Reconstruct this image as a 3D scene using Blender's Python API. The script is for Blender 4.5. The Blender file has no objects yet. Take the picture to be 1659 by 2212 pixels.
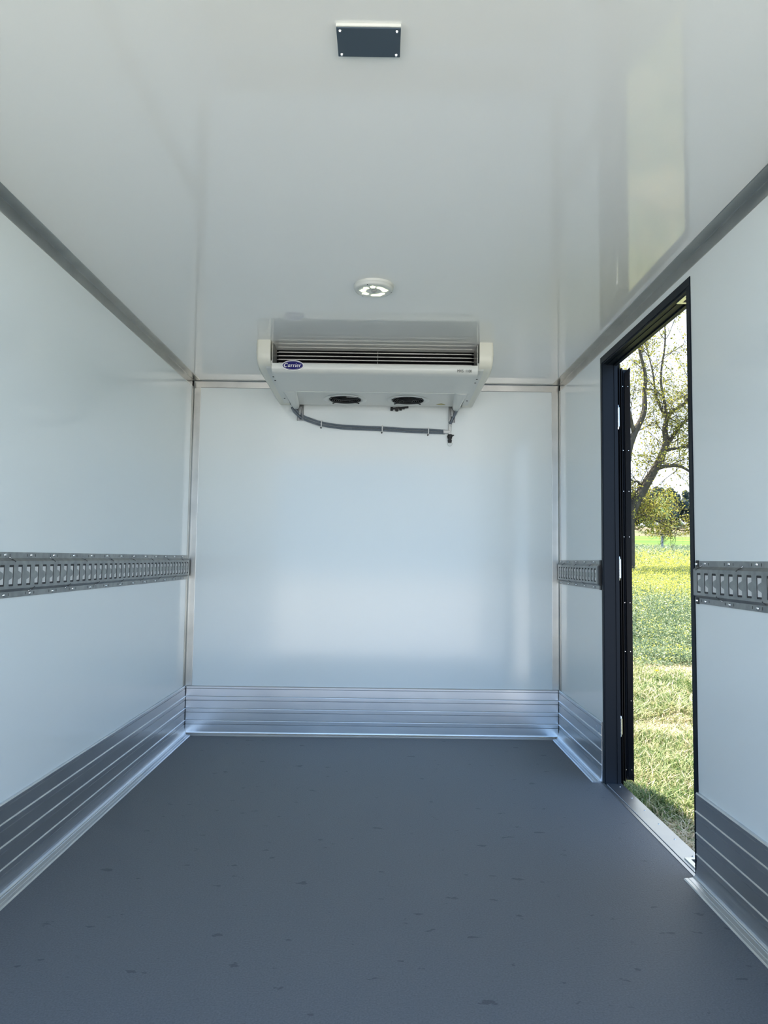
import bpy, bmesh, math, random
import numpy as np
from mathutils import Vector, Matrix, noise

random.seed(7)
rng = np.random.default_rng(11)
scene = bpy.context.scene
COL = scene.collection
PI = math.pi

# ------------------------------------------------------------------ camera
W, D, H = 2.10, 4.018, 1.996          # inside width, front wall, ceiling height
HW = W / 2
Y0 = 0.78                             # rear opening of the box
FPX = 1529.1
cam_d = bpy.data.cameras.new('camera')
cam = bpy.data.objects.new('camera', cam_d)
COL.objects.link(cam)
RX = Vector((0.9999138755837285, -0.0029352665143170505, 0.012791623259693193))
UP = Vector((-0.012958039450164868, -0.06625843922820658, 0.9977183512618428))
FW = Vector((0.002081016274796008, 0.9977981777100677, 0.06629076805809427))
CP = Vector((0.0444940, 0.0, 0.9845322))
m = Matrix.Identity(4)
for i in range(3):
    m[i][0] = RX[i]; m[i][1] = UP[i]; m[i][2] = -FW[i]; m[i][3] = CP[i]
cam.matrix_world = m
cam_d.sensor_fit = 'HORIZONTAL'
cam_d.sensor_width = 36.0
cam_d.lens = FPX / 1659 * 36.0
cam_d.clip_start = 0.02
cam_d.clip_end = 2000
scene.camera = cam

# ------------------------------------------------------------------ light
EXPOSURE = 1.14
SUN = 8.4
SKY = 0.74
scene.view_settings.view_transform = 'Standard'
scene.view_settings.look = 'None'
scene.view_settings.exposure = EXPOSURE
scene.view_settings.gamma = 1.0
scene.view_settings.use_curve_mapping = False
scene.cycles.max_bounces = 14
scene.cycles.diffuse_bounces = 9
scene.cycles.glossy_bounces = 6
scene.cycles.transparent_max_bounces = 12

world = bpy.data.worlds.new('sky')
scene.world = world
world.use_nodes = True
wn, wl = world.node_tree.nodes, world.node_tree.links
wn.clear()
w_out = wn.new('ShaderNodeOutputWorld')
w_bg = wn.new('ShaderNodeBackground')
w_bg.inputs['Strength'].default_value = SKY
tc = wn.new('ShaderNodeTexCoord')
sep = wn.new('ShaderNodeSeparateXYZ')
wl.new(tc.outputs['Generated'], sep.inputs[0])
ramp = wn.new('ShaderNodeValToRGB')
els = ramp.color_ramp.elements
els[0].position = 0.0; els[0].color = (0.47, 0.72, 1.0, 1)
els[1].position = 1.0; els[1].color = (0.26, 0.46, 0.86, 1)
e = els.new(0.25); e.color = (0.30, 0.57, 1.0, 1)
e = els.new(0.6); e.color = (0.26, 0.50, 0.95, 1)
wl.new(sep.outputs['Z'], ramp.inputs[0])
cn = wn.new('ShaderNodeTexNoise')
cn.inputs['Scale'].default_value = 2.6
cn.inputs['Detail'].default_value = 6
cn.inputs['Roughness'].default_value = 0.55
mp = wn.new('ShaderNodeMapping')
mp.inputs['Scale'].default_value = (1, 1, 2.2)
wl.new(tc.outputs['Generated'], mp.inputs[0]); wl.new(mp.outputs[0], cn.inputs['Vector'])
cr = wn.new('ShaderNodeValToRGB')
cr.color_ramp.elements[0].position = 0.50; cr.color_ramp.elements[0].color = (0, 0, 0, 1)
cr.color_ramp.elements[1].position = 0.74; cr.color_ramp.elements[1].color = (1, 1, 1, 1)
wl.new(cn.outputs['Fac'], cr.inputs[0])
mx = wn.new('ShaderNodeMix'); mx.data_type = 'RGBA'
wl.new(cr.outputs[0], mx.inputs['Factor'])
wl.new(ramp.outputs[0], mx.inputs['A'])
mx.inputs['B'].default_value = (0.90, 0.96, 1.0, 1)
# unseen rear side of the sky boosted to send more light into the box
yr = wn.new('ShaderNodeMapRange')
yr.inputs['From Min'].default_value = 0.3; yr.inputs['From Max'].default_value = -0.7
yr.inputs['To Min'].default_value = 1.0; yr.inputs['To Max'].default_value = 1.7
wl.new(sep.outputs['Y'], yr.inputs['Value'])
mu = wn.new('ShaderNodeMix'); mu.data_type = 'RGBA'; mu.blend_type = 'MULTIPLY'; mu.inputs['Factor'].default_value = 1
# bright haze on the sun's side of the sky, clear blue on the other
hz = wn.new('ShaderNodeMapRange')
hz.inputs['From Min'].default_value = -0.2; hz.inputs['From Max'].default_value = 0.75
hz.inputs['To Min'].default_value = 0.0; hz.inputs['To Max'].default_value = 0.85
wl.new(sep.outputs['Y'], hz.inputs['Value'])
hm = wn.new('ShaderNodeMix'); hm.data_type = 'RGBA'
wl.new(hz.outputs[0], hm.inputs['Factor']); wl.new(mx.outputs['Result'], hm.inputs['A'])
hm.inputs['B'].default_value = (0.90, 0.96, 1.0, 1)
wl.new(hm.outputs['Result'], mu.inputs['A']); wl.new(yr.outputs[0], mu.inputs['B'])
wl.new(mu.outputs['Result'], w_bg.inputs['Color'])
wl.new(w_bg.outputs[0], w_out.inputs[0])

sun_d = bpy.data.lights.new('sun', 'SUN')
sun_d.energy = SUN
sun_d.angle = math.radians(0.6)
sun_d.color = (1.0, 0.95, 0.86)
sun = bpy.data.objects.new('sun', sun_d)
COL.objects.link(sun)
az, el = math.radians(52), math.radians(62)
to_sun = Vector((-math.sin(az) * math.cos(el), math.cos(az) * math.cos(el), math.sin(el)))
sun.rotation_euler = to_sun.to_track_quat('Z', 'Y').to_euler()
sun.location = (0, 10, 20)

# ------------------------------------------------------------------ materials
def mat(name, color, rough=0.5, metal=0.0, coat=0.0, spec=0.5, bump=None, var=None, rough_var=None):
    """bump=(scale, strength, distance, stretch)  var=(scale, colour2, lo, hi, stretch)"""
    mt = bpy.data.materials.new(name)
    mt.use_nodes = True
    n, l = mt.node_tree.nodes, mt.node_tree.links
    b = n['Principled BSDF']
    b.inputs['Base Color'].default_value = (*color, 1)
    b.inputs['Roughness'].default_value = rough
    b.inputs['Metallic'].default_value = metal
    b.inputs['Coat Weight'].default_value = coat
    b.inputs['Coat Roughness'].default_value = 0.06
    b.inputs['Specular IOR Level'].default_value = spec
    t = n.new('ShaderNodeTexCoord')
    def noise_tex(scale, stretch, detail=3):
        mpn = n.new('ShaderNodeMapping')
        mpn.inputs['Scale'].default_value = stretch
        l.new(t.outputs['Object'], mpn.inputs[0])
        x = n.new('ShaderNodeTexNoise')
        x.inputs['Scale'].default_value = scale
        x.inputs['Detail'].default_value = detail
        l.new(mpn.outputs[0], x.inputs['Vector'])
        return x
    if bump:
        x = noise_tex(bump[0], bump[3] if len(bump) > 3 else (1, 1, 1))
        bp = n.new('ShaderNodeBump')
        bp.inputs['Strength'].default_value = bump[1]
        bp.inputs['Distance'].default_value = bump[2]
        l.new(x.outputs['Fac'], bp.inputs['Height'])
        l.new(bp.outputs[0], b.inputs['Normal'])
        if coat: l.new(bp.outputs[0], b.inputs['Coat Normal'])
    if var:
        x = noise_tex(var[0], var[4] if len(var) > 4 else (1, 1, 1), 4)
        r = n.new('ShaderNodeValToRGB')
        r.color_ramp.elements[0].position = var[2]
        r.color_ramp.elements[0].color = (*color, 1)
        r.color_ramp.elements[1].position = var[3]
        r.color_ramp.elements[1].color = (*var[1], 1)
        l.new(x.outputs['Fac'], r.inputs[0])
        l.new(r.outputs[0], b.inputs['Base Color'])
    if rough_var:
        x = noise_tex(rough_var[0], rough_var[3], 4)
        r = n.new('ShaderNodeMapRange')
        r.inputs['To Min'].default_value = rough_var[1]
        r.inputs['To Max'].default_value = rough_var[2]
        l.new(x.outputs['Fac'], r.inputs['Value'])
        l.new(r.outputs[0], b.inputs['Roughness'])
    return mt

M = {}
M['panel'] = mat('white_composite_panel', (0.75, 0.80, 0.795), rough=0.12, spec=0.6, bump=(260, 0.06, 0.0005))
M['ceiling'] = mat('white_composite_ceiling', (0.82, 0.83, 0.815), rough=0.055, spec=0.8, bump=(220, 0.05, 0.0004))
M['outer'] = mat('painted_outer_skin', (0.75, 0.76, 0.77), rough=0.3)
M['alu'] = mat('mill_aluminium', (0.62, 0.64, 0.66), rough=0.34, metal=1.0, var=(9, (0.56, 0.58, 0.61), 0.4, 0.7))
M['alu_trim'] = mat('trim_aluminium', (0.50, 0.50, 0.475), rough=0.30, metal=1.0, var=(8, (0.42, 0.42, 0.40), 0.35, 0.7))
M['alu_kick'] = mat('kick_plate_aluminium', (0.66, 0.67, 0.68), rough=0.27, metal=1.0,
                    var=(3, (0.60, 0.615, 0.635), 0.35, 0.7), rough_var=(5, 0.25, 0.34, (1, 1, 1)))
M['groove'] = mat('dark_groove', (0.05, 0.06, 0.07), rough=0.6, metal=0.3)
M['galv'] = mat('galvanised_steel', (0.36, 0.37, 0.36), rough=0.42, metal=0.85, var=(30, (0.28, 0.29, 0.285), 0.35, 0.65))
M['galv_dark'] = mat('punched_mark', (0.05, 0.05, 0.05), rough=0.7, metal=0.2)
M['rivet'] = mat('bright_rivet', (0.8, 0.8, 0.8), rough=0.22, metal=1.0)
M['frame'] = mat('anthracite_frame', (0.004, 0.008, 0.014), rough=0.42, spec=0.14)
M['rubber'] = mat('black_rubber', (0.003, 0.0035, 0.005), rough=0.3, spec=0.12)
M['chrome'] = mat('polished_steel', (0.82, 0.84, 0.84), rough=0.16, metal=1.0)
M['plastic'] = mat('white_plastic', (0.62, 0.635, 0.60), rough=0.32, bump=(300, 0.06, 0.0004))
M['plastic_warm'] = mat('cream_plastic', (0.68, 0.675, 0.59), rough=0.35)
M['black'] = mat('black_plastic', (0.006, 0.006, 0.006), rough=0.45)
M['screw_dark'] = mat('dark_screw', (0.03, 0.03, 0.03), rough=0.4, metal=0.6)
M['fin'] = mat('coil_fin_edge', (0.50, 0.50, 0.47), rough=0.35, metal=0.8)
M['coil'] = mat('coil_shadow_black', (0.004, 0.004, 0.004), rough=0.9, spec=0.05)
M['plate'] = mat('slate_grey_plate', (0.060, 0.085, 0.112), rough=0.6, spec=0.2)
M['hose'] = mat('grey_corrugated_hose', (0.17, 0.20, 0.23), rough=0.35)
M['pipe_white'] = mat('white_pipe', (0.70, 0.70, 0.68), rough=0.35)
M['badge_blue'] = mat('badge_blue', (0.006, 0.005, 0.115), rough=0.4, spec=0.2)
M['badge_white'] = mat('badge_white', (0.82, 0.82, 0.80), rough=0.3)
M['ink'] = mat('black_print', (0.01, 0.01, 0.01), rough=0.5)
M['yellow'] = mat('yellow_sticker', (0.45, 0.38, 0.10), rough=0.5)
M['sensor'] = mat('grey_lens', (0.30, 0.31, 0.30), rough=0.3)
M['led_base'] = mat('lamp_reflector', (0.66, 0.68, 0.64), rough=0.3)
M['sealant'] = mat('grey_sealant', (0.25, 0.26, 0.26), rough=0.6)

# clear hose
mt = mat('clear_tube', (0.85, 0.88, 0.86), rough=0.05)
mt.node_tree.nodes['Principled BSDF'].inputs['Transmission Weight'].default_value = 0.9
M['clear'] = mt
# LED
mt = bpy.data.materials.new('led_light'); mt.use_nodes = True
b = mt.node_tree.nodes['Principled BSDF']
b.inputs['Base Color'].default_value = (0.9, 0.9, 0.8, 1)
b.inputs['Emission Color'].default_value = (0.88, 1.0, 0.60, 1)
b.inputs['Emission Strength'].default_value = 0.62
M['led'] = mt

def floor_mat():
    mt = mat('grey_floor_coating', (0.055, 0.068, 0.083), rough=0.5, spec=0.4)
    n, l = mt.node_tree.nodes, mt.node_tree.links
    b = n['Principled BSDF']
    t = n.new('ShaderNodeTexCoord')
    # pebble grain
    v = n.new('ShaderNodeTexNoise'); v.inputs['Scale'].default_value = 210; v.inputs['Detail'].default_value = 2
    l.new(t.outputs['Object'], v.inputs['Vector'])
    bp = n.new('ShaderNodeBump'); bp.inputs['Strength'].default_value = 0.55; bp.inputs['Distance'].default_value = 0.0016
    l.new(v.outputs['Fac'], bp.inputs['Height']); l.new(bp.outputs[0], b.inputs['Normal'])
    # scuffs: short dark marks
    mp1 = n.new('ShaderNodeMapping'); mp1.inputs['Scale'].default_value = (9, 16, 1); mp1.inputs['Rotation'].default_value = (0, 0, 0.3)
    l.new(t.outputs['Object'], mp1.inputs[0])
    x = n.new('ShaderNodeTexNoise'); x.inputs['Scale'].default_value = 1.6; x.inputs['Detail'].default_value = 5
    l.new(mp1.outputs[0], x.inputs['Vector'])
    r = n.new('ShaderNodeValToRGB')
    r.color_ramp.elements[0].position = 0.668; r.color_ramp.elements[0].color = (0, 0, 0, 1)
    r.color_ramp.elements[1].position = 0.69; r.color_ramp.elements[1].color = (1, 1, 1, 1)
    l.new(x.outputs['Fac'], r.inputs[0])
    # large tone drift
    y = n.new('ShaderNodeTexNoise'); y.inputs['Scale'].default_value = 1.3; y.inputs['Detail'].default_value = 3
    l.new(t.outputs['Object'], y.inputs['Vector'])
    c1 = n.new('ShaderNodeMix'); c1.data_type = 'RGBA'
    c1.inputs['A'].default_value = (0.118, 0.124, 0.131, 1); c1.inputs['B'].default_value = (0.134, 0.140, 0.147, 1)
    l.new(y.outputs['Fac'], c1.inputs['Factor'])
    g = n.new('ShaderNodeMapRange'); g.inputs['To Min'].default_value = 0.6; g.inputs['To Max'].default_value = 1.4
    l.new(v.outputs['Fac'], g.inputs['Value'])
    gm = n.new('ShaderNodeMix'); gm.data_type = 'RGBA'; gm.blend_type = 'MULTIPLY'; gm.inputs['Factor'].default_value = 1
    l.new(c1.outputs['Result'], gm.inputs['A']); l.new(g.outputs[0], gm.inputs['B'])
    c2 = n.new('ShaderNodeMix'); c2.data_type = 'RGBA'
    c2.inputs['B'].default_value = (0.035, 0.043, 0.052, 1)
    l.new(gm.outputs['Result'], c2.inputs['A'])
    sc = n.new('ShaderNodeMath'); sc.operation = 'MULTIPLY'; sc.inputs[1].default_value = 0.6
    l.new(r.outputs[0], sc.inputs[0]); l.new(sc.outputs[0], c2.inputs['Factor'])
    l.new(c2.outputs['Result'], b.inputs['Base Color'])
    return mt
M['floor'] = floor_mat()

def leaf_mat(name, stops, trans=0.5, rough=0.5):
    """per-face tone attribute -> colour, part light passing through the leaf"""
    mt = bpy.data.materials.new(name); mt.use_nodes = True
    n, l = mt.node_tree.nodes, mt.node_tree.links
    n.clear()
    o = n.new('ShaderNodeOutputMaterial')
    a = n.new('ShaderNodeAttribute'); a.attribute_name = 'tone'
    r = n.new('ShaderNodeValToRGB')
    cr = r.color_ramp
    cr.elements[0].position, cr.elements[0].color = stops[0][0], (*stops[0][1], 1)
    cr.elements[1].position, cr.elements[1].color = stops[-1][0], (*stops[-1][1], 1)
    for p_, c_ in stops[1:-1]:
        e_ = cr.elements.new(p_); e_.color = (*c_, 1)
    l.new(a.outputs['Fac'], r.inputs[0])
    d = n.new('ShaderNodeBsdfPrincipled'); d.inputs['Roughness'].default_value = rough
    d.inputs['Specular IOR Level'].default_value = 0.35
    tr = n.new('ShaderNodeBsdfTranslucent')
    mxs = n.new('ShaderNodeMixShader'); mxs.inputs[0].default_value = trans
    l.new(r.outputs[0], d.inputs['Base Color']); l.new(r.outputs[0], tr.inputs['Color'])
    l.new(d.outputs[0], mxs.inputs[1]); l.new(tr.outputs[0], mxs.inputs[2])
    l.new(mxs.outputs[0], o.inputs[0])
    return mt
M['grass'] = leaf_mat('grass_blades', [(0, (0.040, 0.090, 0.021)), (0.35, (0.150, 0.232, 0.060)), (0.6, (0.380, 0.402, 0.168)), (1, (0.897, 0.730, 0.527))], 0.35)
M['rape_leaf'] = leaf_mat('rapeseed_leaves', [(0, (0.035, 0.073, 0.035)), (0.5, (0.199, 0.272, 0.140)), (1, (0.513, 0.525, 0.337))], 0.35, 0.35)
M['rape_flower'] = leaf_mat('rapeseed_flowers', [(0, (0.415, 0.459, 0.122)), (1, (0.742, 0.655, 0.099))], 0.45)
M['leaf'] = leaf_mat('maple_leaves', [(0, (0.122, 0.127, 0.022)), (0.5, (0.326, 0.312, 0.053)), (1, (0.592, 0.507, 0.135))], 0.55)
M['leaf_pale'] = leaf_mat('sapling_leaves', [(0, (0.25, 0.36, 0.12)), (1, (0.42, 0.52, 0.22))], 0.5)
M['bark'] = mat('bark', (0.055, 0.042, 0.028), rough=0.9, bump=(14, 0.8, 0.03, (1, 1, 0.3)), var=(6, (0.085, 0.07, 0.045), 0.4, 0.7))
M['forest'] = mat('hazed_wood_foliage', (0.022, 0.034, 0.034), rough=0.9, var=(0.35, (0.055, 0.075, 0.055), 0.4, 0.65))  # distance haze is painted into this dark bluish foliage colour
M['shrub'] = mat('pale_shrub_foliage', (0.10, 0.13, 0.05), rough=0.9, var=(0.8, (0.20, 0.22, 0.12), 0.4, 0.65))

def ground_mat(name, c1, c2, scale, c3=None, s3=0.4, stretch=(1, 1, 1)):
    mt = mat(name, c1, rough=0.95, spec=0.1, var=(scale, c2, 0.4, 0.62, stretch), bump=(scale * 3, 0.4, 0.02))
    if c3:
        n, l = mt.node_tree.nodes, mt.node_tree.links
        b = n['Principled BSDF']
        src = b.inputs['Base Color'].links[0].from_socket
        t = n.new('ShaderNodeTexCoord')
        x = n.new('ShaderNodeTexNoise'); x.inputs['Scale'].default_value = s3; x.inputs['Detail'].default_value = 5
        l.new(t.outputs['Object'], x.inputs['Vector'])
        r = n.new('ShaderNodeValToRGB'); r.color_ramp.elements[0].position = 0.45; r.color_ramp.elements[1].position = 0.62
        l.new(x.outputs['Fac'], r.inputs[0])
        k = n.new('ShaderNodeMix'); k.data_type = 'RGBA'
        l.new(r.outputs[0], k.inputs['Factor']); l.new(src, k.inputs['A']); k.inputs['B'].default_value = (*c3, 1)
        l.new(k.outputs['Result'], b.inputs['Base Color'])
    return mt
M['soil'] = ground_mat('grassy_soil', (0.06, 0.065, 0.03), (0.14, 0.12, 0.075), 9, (0.04, 0.06, 0.02), 1.2)
M['track'] = ground_mat('pale_farm_track', (0.69, 0.655, 0.61), (0.74, 0.705, 0.655), 6)
M['crop_soil'] = ground_mat('crop_soil', (0.07, 0.11, 0.04), (0.14, 0.18, 0.07), 5)
M['far_field'] = ground_mat('far_green_field', (0.115, 0.19, 0.035), (0.17, 0.235, 0.045), 1.2, (0.085, 0.15, 0.035), 0.08, (0.15, 1, 1))
M['bare_field'] = ground_mat('bare_hillside', (0.205, 0.16, 0.115), (0.17, 0.15, 0.09), 0.1, (0.13, 0.14, 0.07), 0.05)

# ------------------------------------------------------------------ mesh helpers
def link(name, me, m_=None, parent=None, smooth=False):
    o = bpy.data.objects.new(name, me)
    COL.objects.link(o)
    if m_ is not None:
        for x in (m_ if isinstance(m_, (list, tuple)) else [m_]):
            me.materials.append(M[x] if isinstance(x, str) else x)
    if parent is not None: o.parent = parent
    if smooth:
        for p_ in me.polygons: p_.use_smooth = True
        me.set_sharp_from_angle(angle=math.radians(38))
    return o

def obj(name, bm, m_, parent=None, smooth=False, recalc=True):
    if recalc: bmesh.ops.recalc_face_normals(bm, faces=bm.faces)
    me = bpy.data.meshes.new(name)
    bm.to_mesh(me); bm.free()
    return link(name, me, m_, parent, smooth)

def empty(name, loc=(0, 0, 0)):
    o = bpy.data.objects.new(name, None)
    o.empty_display_size = 0.05
    COL.objects.link(o)
    o.location = loc
    return o

def tag(o, label=None, cat=None, group=None, kind=None):
    if label: o['label'] = label
    if cat: o['category'] = cat
    if group: o['group'] = group
    if kind: o['kind'] = kind
    return o

def box(bm, x0, x1, y0, y1, z0, z1, bevel=0.0, seg=2, mi=0):
    g = bmesh.ops.create_cube(bm, size=1.0)
    vs = g['verts']
    for v in vs:
        v.co = Vector((x0 + (v.co.x + .5) * (x1 - x0), y0 + (v.co.y + .5) * (y1 - y0), z0 + (v.co.z + .5) * (z1 - z0)))
    fs = set(f for v in vs for f in v.link_faces)
    for f in fs: f.material_index = mi
    if bevel > 0:
        es = list(set(e for v in vs for e in v.link_edges))
        r = bmesh.ops.bevel(bm, geom=es, offset=bevel, segments=seg, affect='EDGES')
        for f in r['faces']: f.material_index = mi
    return vs

def cyl(bm, a, b_, r0, r1=None, seg=16, caps=True, mi=0):
    a, b_ = Vector(a), Vector(b_)
    r1 = r0 if r1 is None else r1
    d = b_ - a
    g = bmesh.ops.create_cone(bm, cap_ends=caps, segments=seg, radius1=r0, radius2=r1, depth=d.length)
    q = d.to_track_quat('Z', 'Y').to_matrix().to_4x4()
    mm = Matrix.Translation((a + b_) / 2) @ q
    bmesh.ops.transform(bm, matrix=mm, verts=g['verts'])
    for f in set(f for v in g['verts'] for f in v.link_faces): f.material_index = mi

def prism(bm, pts, axis, a, b_, mi=0):
    """extrude a closed 2D outline along an axis ('x': pts=(y,z); 'y': pts=(x,z); 'z': pts=(x,y))"""
    def P(u, v, t):
        return (t, u, v) if axis == 'x' else (u, t, v) if axis == 'y' else (u, v, t)
    v0 = [bm.verts.new(P(u, v, a)) for u, v in pts]
    v1 = [bm.verts.new(P(u, v, b_)) for u, v in pts]
    n = len(pts)
    fs = [bm.faces.new(v0[::-1]), bm.faces.new(v1)]
    for i in range(n):
        fs.append(bm.faces.new((v0[i], v0[(i + 1) % n], v1[(i + 1) % n], v1[i])))
    for f in fs: f.material_index = mi
    return fs

def tube(bm, pts, rad, seg=8, caps=True, mi=0):
    """tube through pts; rad: number or list"""
    pts = [Vector(p_) for p_ in pts]
    n = len(pts)
    rad = [rad] * n if isinstance(rad, (int, float)) else rad
    rings = []
    t0 = (pts[1] - pts[0]).normalized()
    ref = Vector((0, 0, 1)) if abs(t0.z) < 0.9 else Vector((1, 0, 0))
    u = t0.cross(ref).normalized()
    for i in range(n):
        t = (pts[min(i + 1, n - 1)] - pts[max(i - 1, 0)]).normalized()
        u = (u - t * u.dot(t)).normalized()
        w = t.cross(u)
        rings.append([bm.verts.new(pts[i] + (u * math.cos(2 * PI * k / seg) + w * math.sin(2 * PI * k / seg)) * rad[i]) for k in range(seg)])
    for i in range(n - 1):
        for k in range(seg):
            f = bm.faces.new((rings[i][k], rings[i][(k + 1) % seg], rings[i + 1][(k + 1) % seg], rings[i + 1][k]))
            f.smooth = True; f.material_index = mi
    if caps:
        bm.faces.new(rings[0][::-1]).material_index = mi; bm.faces.new(rings[-1]).material_index = mi

def spline(pts, n):
    """Catmull-Rom through pts, n samples per span"""
    P_ = [Vector(p_) for p_ in pts]
    P_ = [P_[0] * 2 - P_[1]] + P_ + [P_[-1] * 2 - P_[-2]]
    out = []
    for i in range(1, len(P_) - 2):
        for k in range(n):
            t = k / n
            a, b_, c, d = P_[i - 1:i + 3]
            out.append(0.5 * ((2 * b_) + (c - a) * t + (2 * a - 5 * b_ + 4 * c - d) * t * t + (3 * b_ - a - 3 * c + d) * t ** 3))
    out.append(P_[-2])
    return out

def holed_plate(bm, outer, holes, fn, mi=0):
    """flat face with holes; fn maps 2D -> 3D"""
    edges = []
    for loop in [outer] + holes:
        vs = [bm.verts.new(fn(*q)) for q in loop]
        for i in range(len(vs)):
            edges.append(bm.edges.new((vs[i], vs[(i + 1) % len(vs)])))
    r = bmesh.ops.triangle_fill(bm, use_beauty=True, use_dissolve=False, edges=edges)
    for g in r['geom']:
        if isinstance(g, bmesh.types.BMFace): g.material_index = mi

def np_mesh(name, verts, faces, tones, m_, parent=None):
    """verts (N,3), faces (F,k) constant k, tones (F,)"""
    me = bpy.data.meshes.new(name)
    F, k = faces.shape
    me.vertices.add(len(verts)); me.loops.add(F * k); me.polygons.add(F)
    me.vertices.foreach_set('co', verts.astype(np.float32).ravel())
    me.loops.foreach_set('vertex_index', faces.astype(np.int32).ravel())
    me.polygons.foreach_set('loop_start', np.arange(0, F * k, k, dtype=np.int32))
    at = me.attributes.new('tone', 'FLOAT', 'FACE')
    at.data.foreach_set('value', tones.astype(np.float32))
    me.update(calc_edges=True)
    return link(name, me, m_, parent)

# ------------------------------------------------------------------ the box body (setting)
T = 0.062                                   # wall thickness
DY0, DY1, DZ = 2.280, 3.222, 1.905          # side door opening
TRIM = 0.042

bm = bmesh.new(); box(bm, -HW - T, HW + T, Y0, D + T, -0.10, 0.0)
tag(obj('floor', bm, 'floor'), kind='structure')
bm = bmesh.new(); box(bm, -HW - T, HW + T, Y0, D + T, H, H + T)
tag(obj('ceiling', bm, 'ceiling'), kind='structure')
bm = bmesh.new(); box(bm, -HW - T, -HW, Y0, D + T, 0, H)
tag(obj('wall_left', bm, 'panel'), kind='structure')
bm = bmesh.new(); box(bm, -HW, HW, D, D + T, 0, H)
tag(obj('wall_front', bm, 'panel'), kind='structure')
bm = bmesh.new()
box(bm, HW, HW + T, Y0, DY0, 0, H)
box(bm, HW, HW + T, DY1, D + T, 0, H)
box(bm, HW, HW + T, DY0, DY1, DZ, H)
tag(obj('wall_right', bm, 'panel'), kind='structure')

# kick plates: extruded profile with grooves, ribs and a coved foot; pts = (inward offset, height)
KZ = 0.266
def kick_profile(foot, cove=0.012):
    P_ = [(0.0, KZ), (0.007, KZ), (0.010, KZ - 0.004), (0.010, KZ - 0.013), (0.006, KZ - 0.0145)]
    for g in (0.187, 0.121, 0.056):
        top = P_[-1][1] - 0.0015
        rib = g + 0.020
        P_ += [(0.010, top), (0.010, rib + 0.0034), (0.0135, rib + 0.0008), (0.0138, rib - 0.0006), (0.010, rib - 0.0016),
               (0.010, g + 0.0014), (0.006, g)]
    P_ += [(0.010, 0.0545), (0.0105, 0.0085 + cove * 3.3)]
    for k in range(1, 8):                    # cove
        a = k / 7 * PI / 2
        P_.append((0.0105 + cove * (1 - math.cos(a)), (0.008 + cove * 3.3) - cove * 3.3 * math.sin(a) ** 0.9))
    P_ += [(0.0118 + cove, 0.006), (foot - 0.016, 0.0045), (foot - 0.015, 0.0035), (foot - 0.0135, 0.0045), (foot - 0.004, 0.004), (foot, 0.0008), (foot, 0.0), (0.0, 0.0)]
    return P_
def kick(name, side, a, b_, foot):
    bm = bmesh.new()
    P_ = kick_profile(foot, 0.003 if side == 'front' else 0.012)
    if side == 'left':   prism(bm, [(-HW + u, v) for u, v in P_], 'y', a, b_)
    elif side == 'right': prism(bm, [(HW - u, v) for u, v in P_], 'y', a, b_)
    else:                prism(bm, [(D - u, v) for u, v in P_], 'x', a, b_)
    return tag(obj(name, bm, 'alu_kick'), kind='structure')
kick('baseboard_left', 'left', Y0, D - 0.012, 0.052)
kick('baseboard_right', 'right', DY1 + 0.012, D - 0.012, 0.052)
kick('baseboard_right', 'right', Y0, DY0 - 0.004, 0.052)
kick('baseboard_front', 'front', -HW + 0.011, HW - 0.011, 0.045)
# dark corner joints where the kick plates meet
for i, s in enumerate((-1, 1)):
    bm = bmesh.new()
    x = s * (HW - 0.0115)
    P_ = []
    for k in range(15):
        P_.append((x + s * 0.0 + random.uniform(-0.0005, 0.0012) * s, D - 0.0125 - random.uniform(0, 0.0006), 0.006 + k * (KZ - 0.006) / 14))
    tube(bm, P_, [random.uniform(0.0009, 0.0020) for _ in P_], 5)
    tag(obj('trim_%d' % (i + 7), bm, 'groove'), kind='structure')

# angle trims
def angle_y(n, s):
    bm = bmesh.new(); t = 0.0022
    x = s * HW
    prism(bm, [(x, H), (x - s * TRIM, H), (x - s * TRIM, H - t * 0.6), (x - s * (TRIM - 0.002), H - t), (x - s * (t + 0.004), H - t), (x - s * (t + 0.001), H - t - 0.001),
               (x - s * t, H - t - 0.004), (x - s * t, H - TRIM + 0.002), (x - s * t * 0.6, H - TRIM), (x, H - TRIM)], 'y', Y0, D - 0.004)
    tag(obj('trim_%d' % n, bm, 'alu_trim'), kind='structure')
def angle_z(n, s):
    bm = bmesh.new(); t = 0.0022
    x = s * HW
    prism(bm, [(x, D), (x, D - TRIM), (x - s * t * .6, D - TRIM), (x - s * t, D - TRIM + 0.002), (x - s * t, D - t - 0.004), (x - s * (t + 0.004), D - t),
               (x - s * (TRIM - 0.002), D - t), (x - s * TRIM, D - t * .6), (x - s * TRIM, D)], 'z', KZ + 0.001, H - 0.006)
    tag(obj('trim_%d' % n, bm, 'alu_trim'), kind='structure')
angle_y(1, -1); angle_y(2, 1); angle_z(3, -1); angle_z(4, 1)
bm = bmesh.new(); t = 0.0024
prism(bm, [(D, H), (D - 0.007, H), (D - 0.007, H - 0.0018), (D - t - 0.003, H - 0.0022), (D - t, H - 0.006), (D - t, H - TRIM + 0.002), (D - t * .5, H - TRIM), (D, H - TRIM)], 'x', -HW + 0.004, HW - 0.004)
tag(obj('trim_5', bm, 'alu_trim'), kind='structure')
bm = bmesh.new()                              # dark joint above the front trim
cyl(bm, (-HW + 0.02, D - 0.0075, H - 0.002), (HW - 0.02, D - 0.0075, H - 0.002), 0.0011, seg=6)
tag(obj('trim_6', bm, 'groove'), kind='structure')

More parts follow.
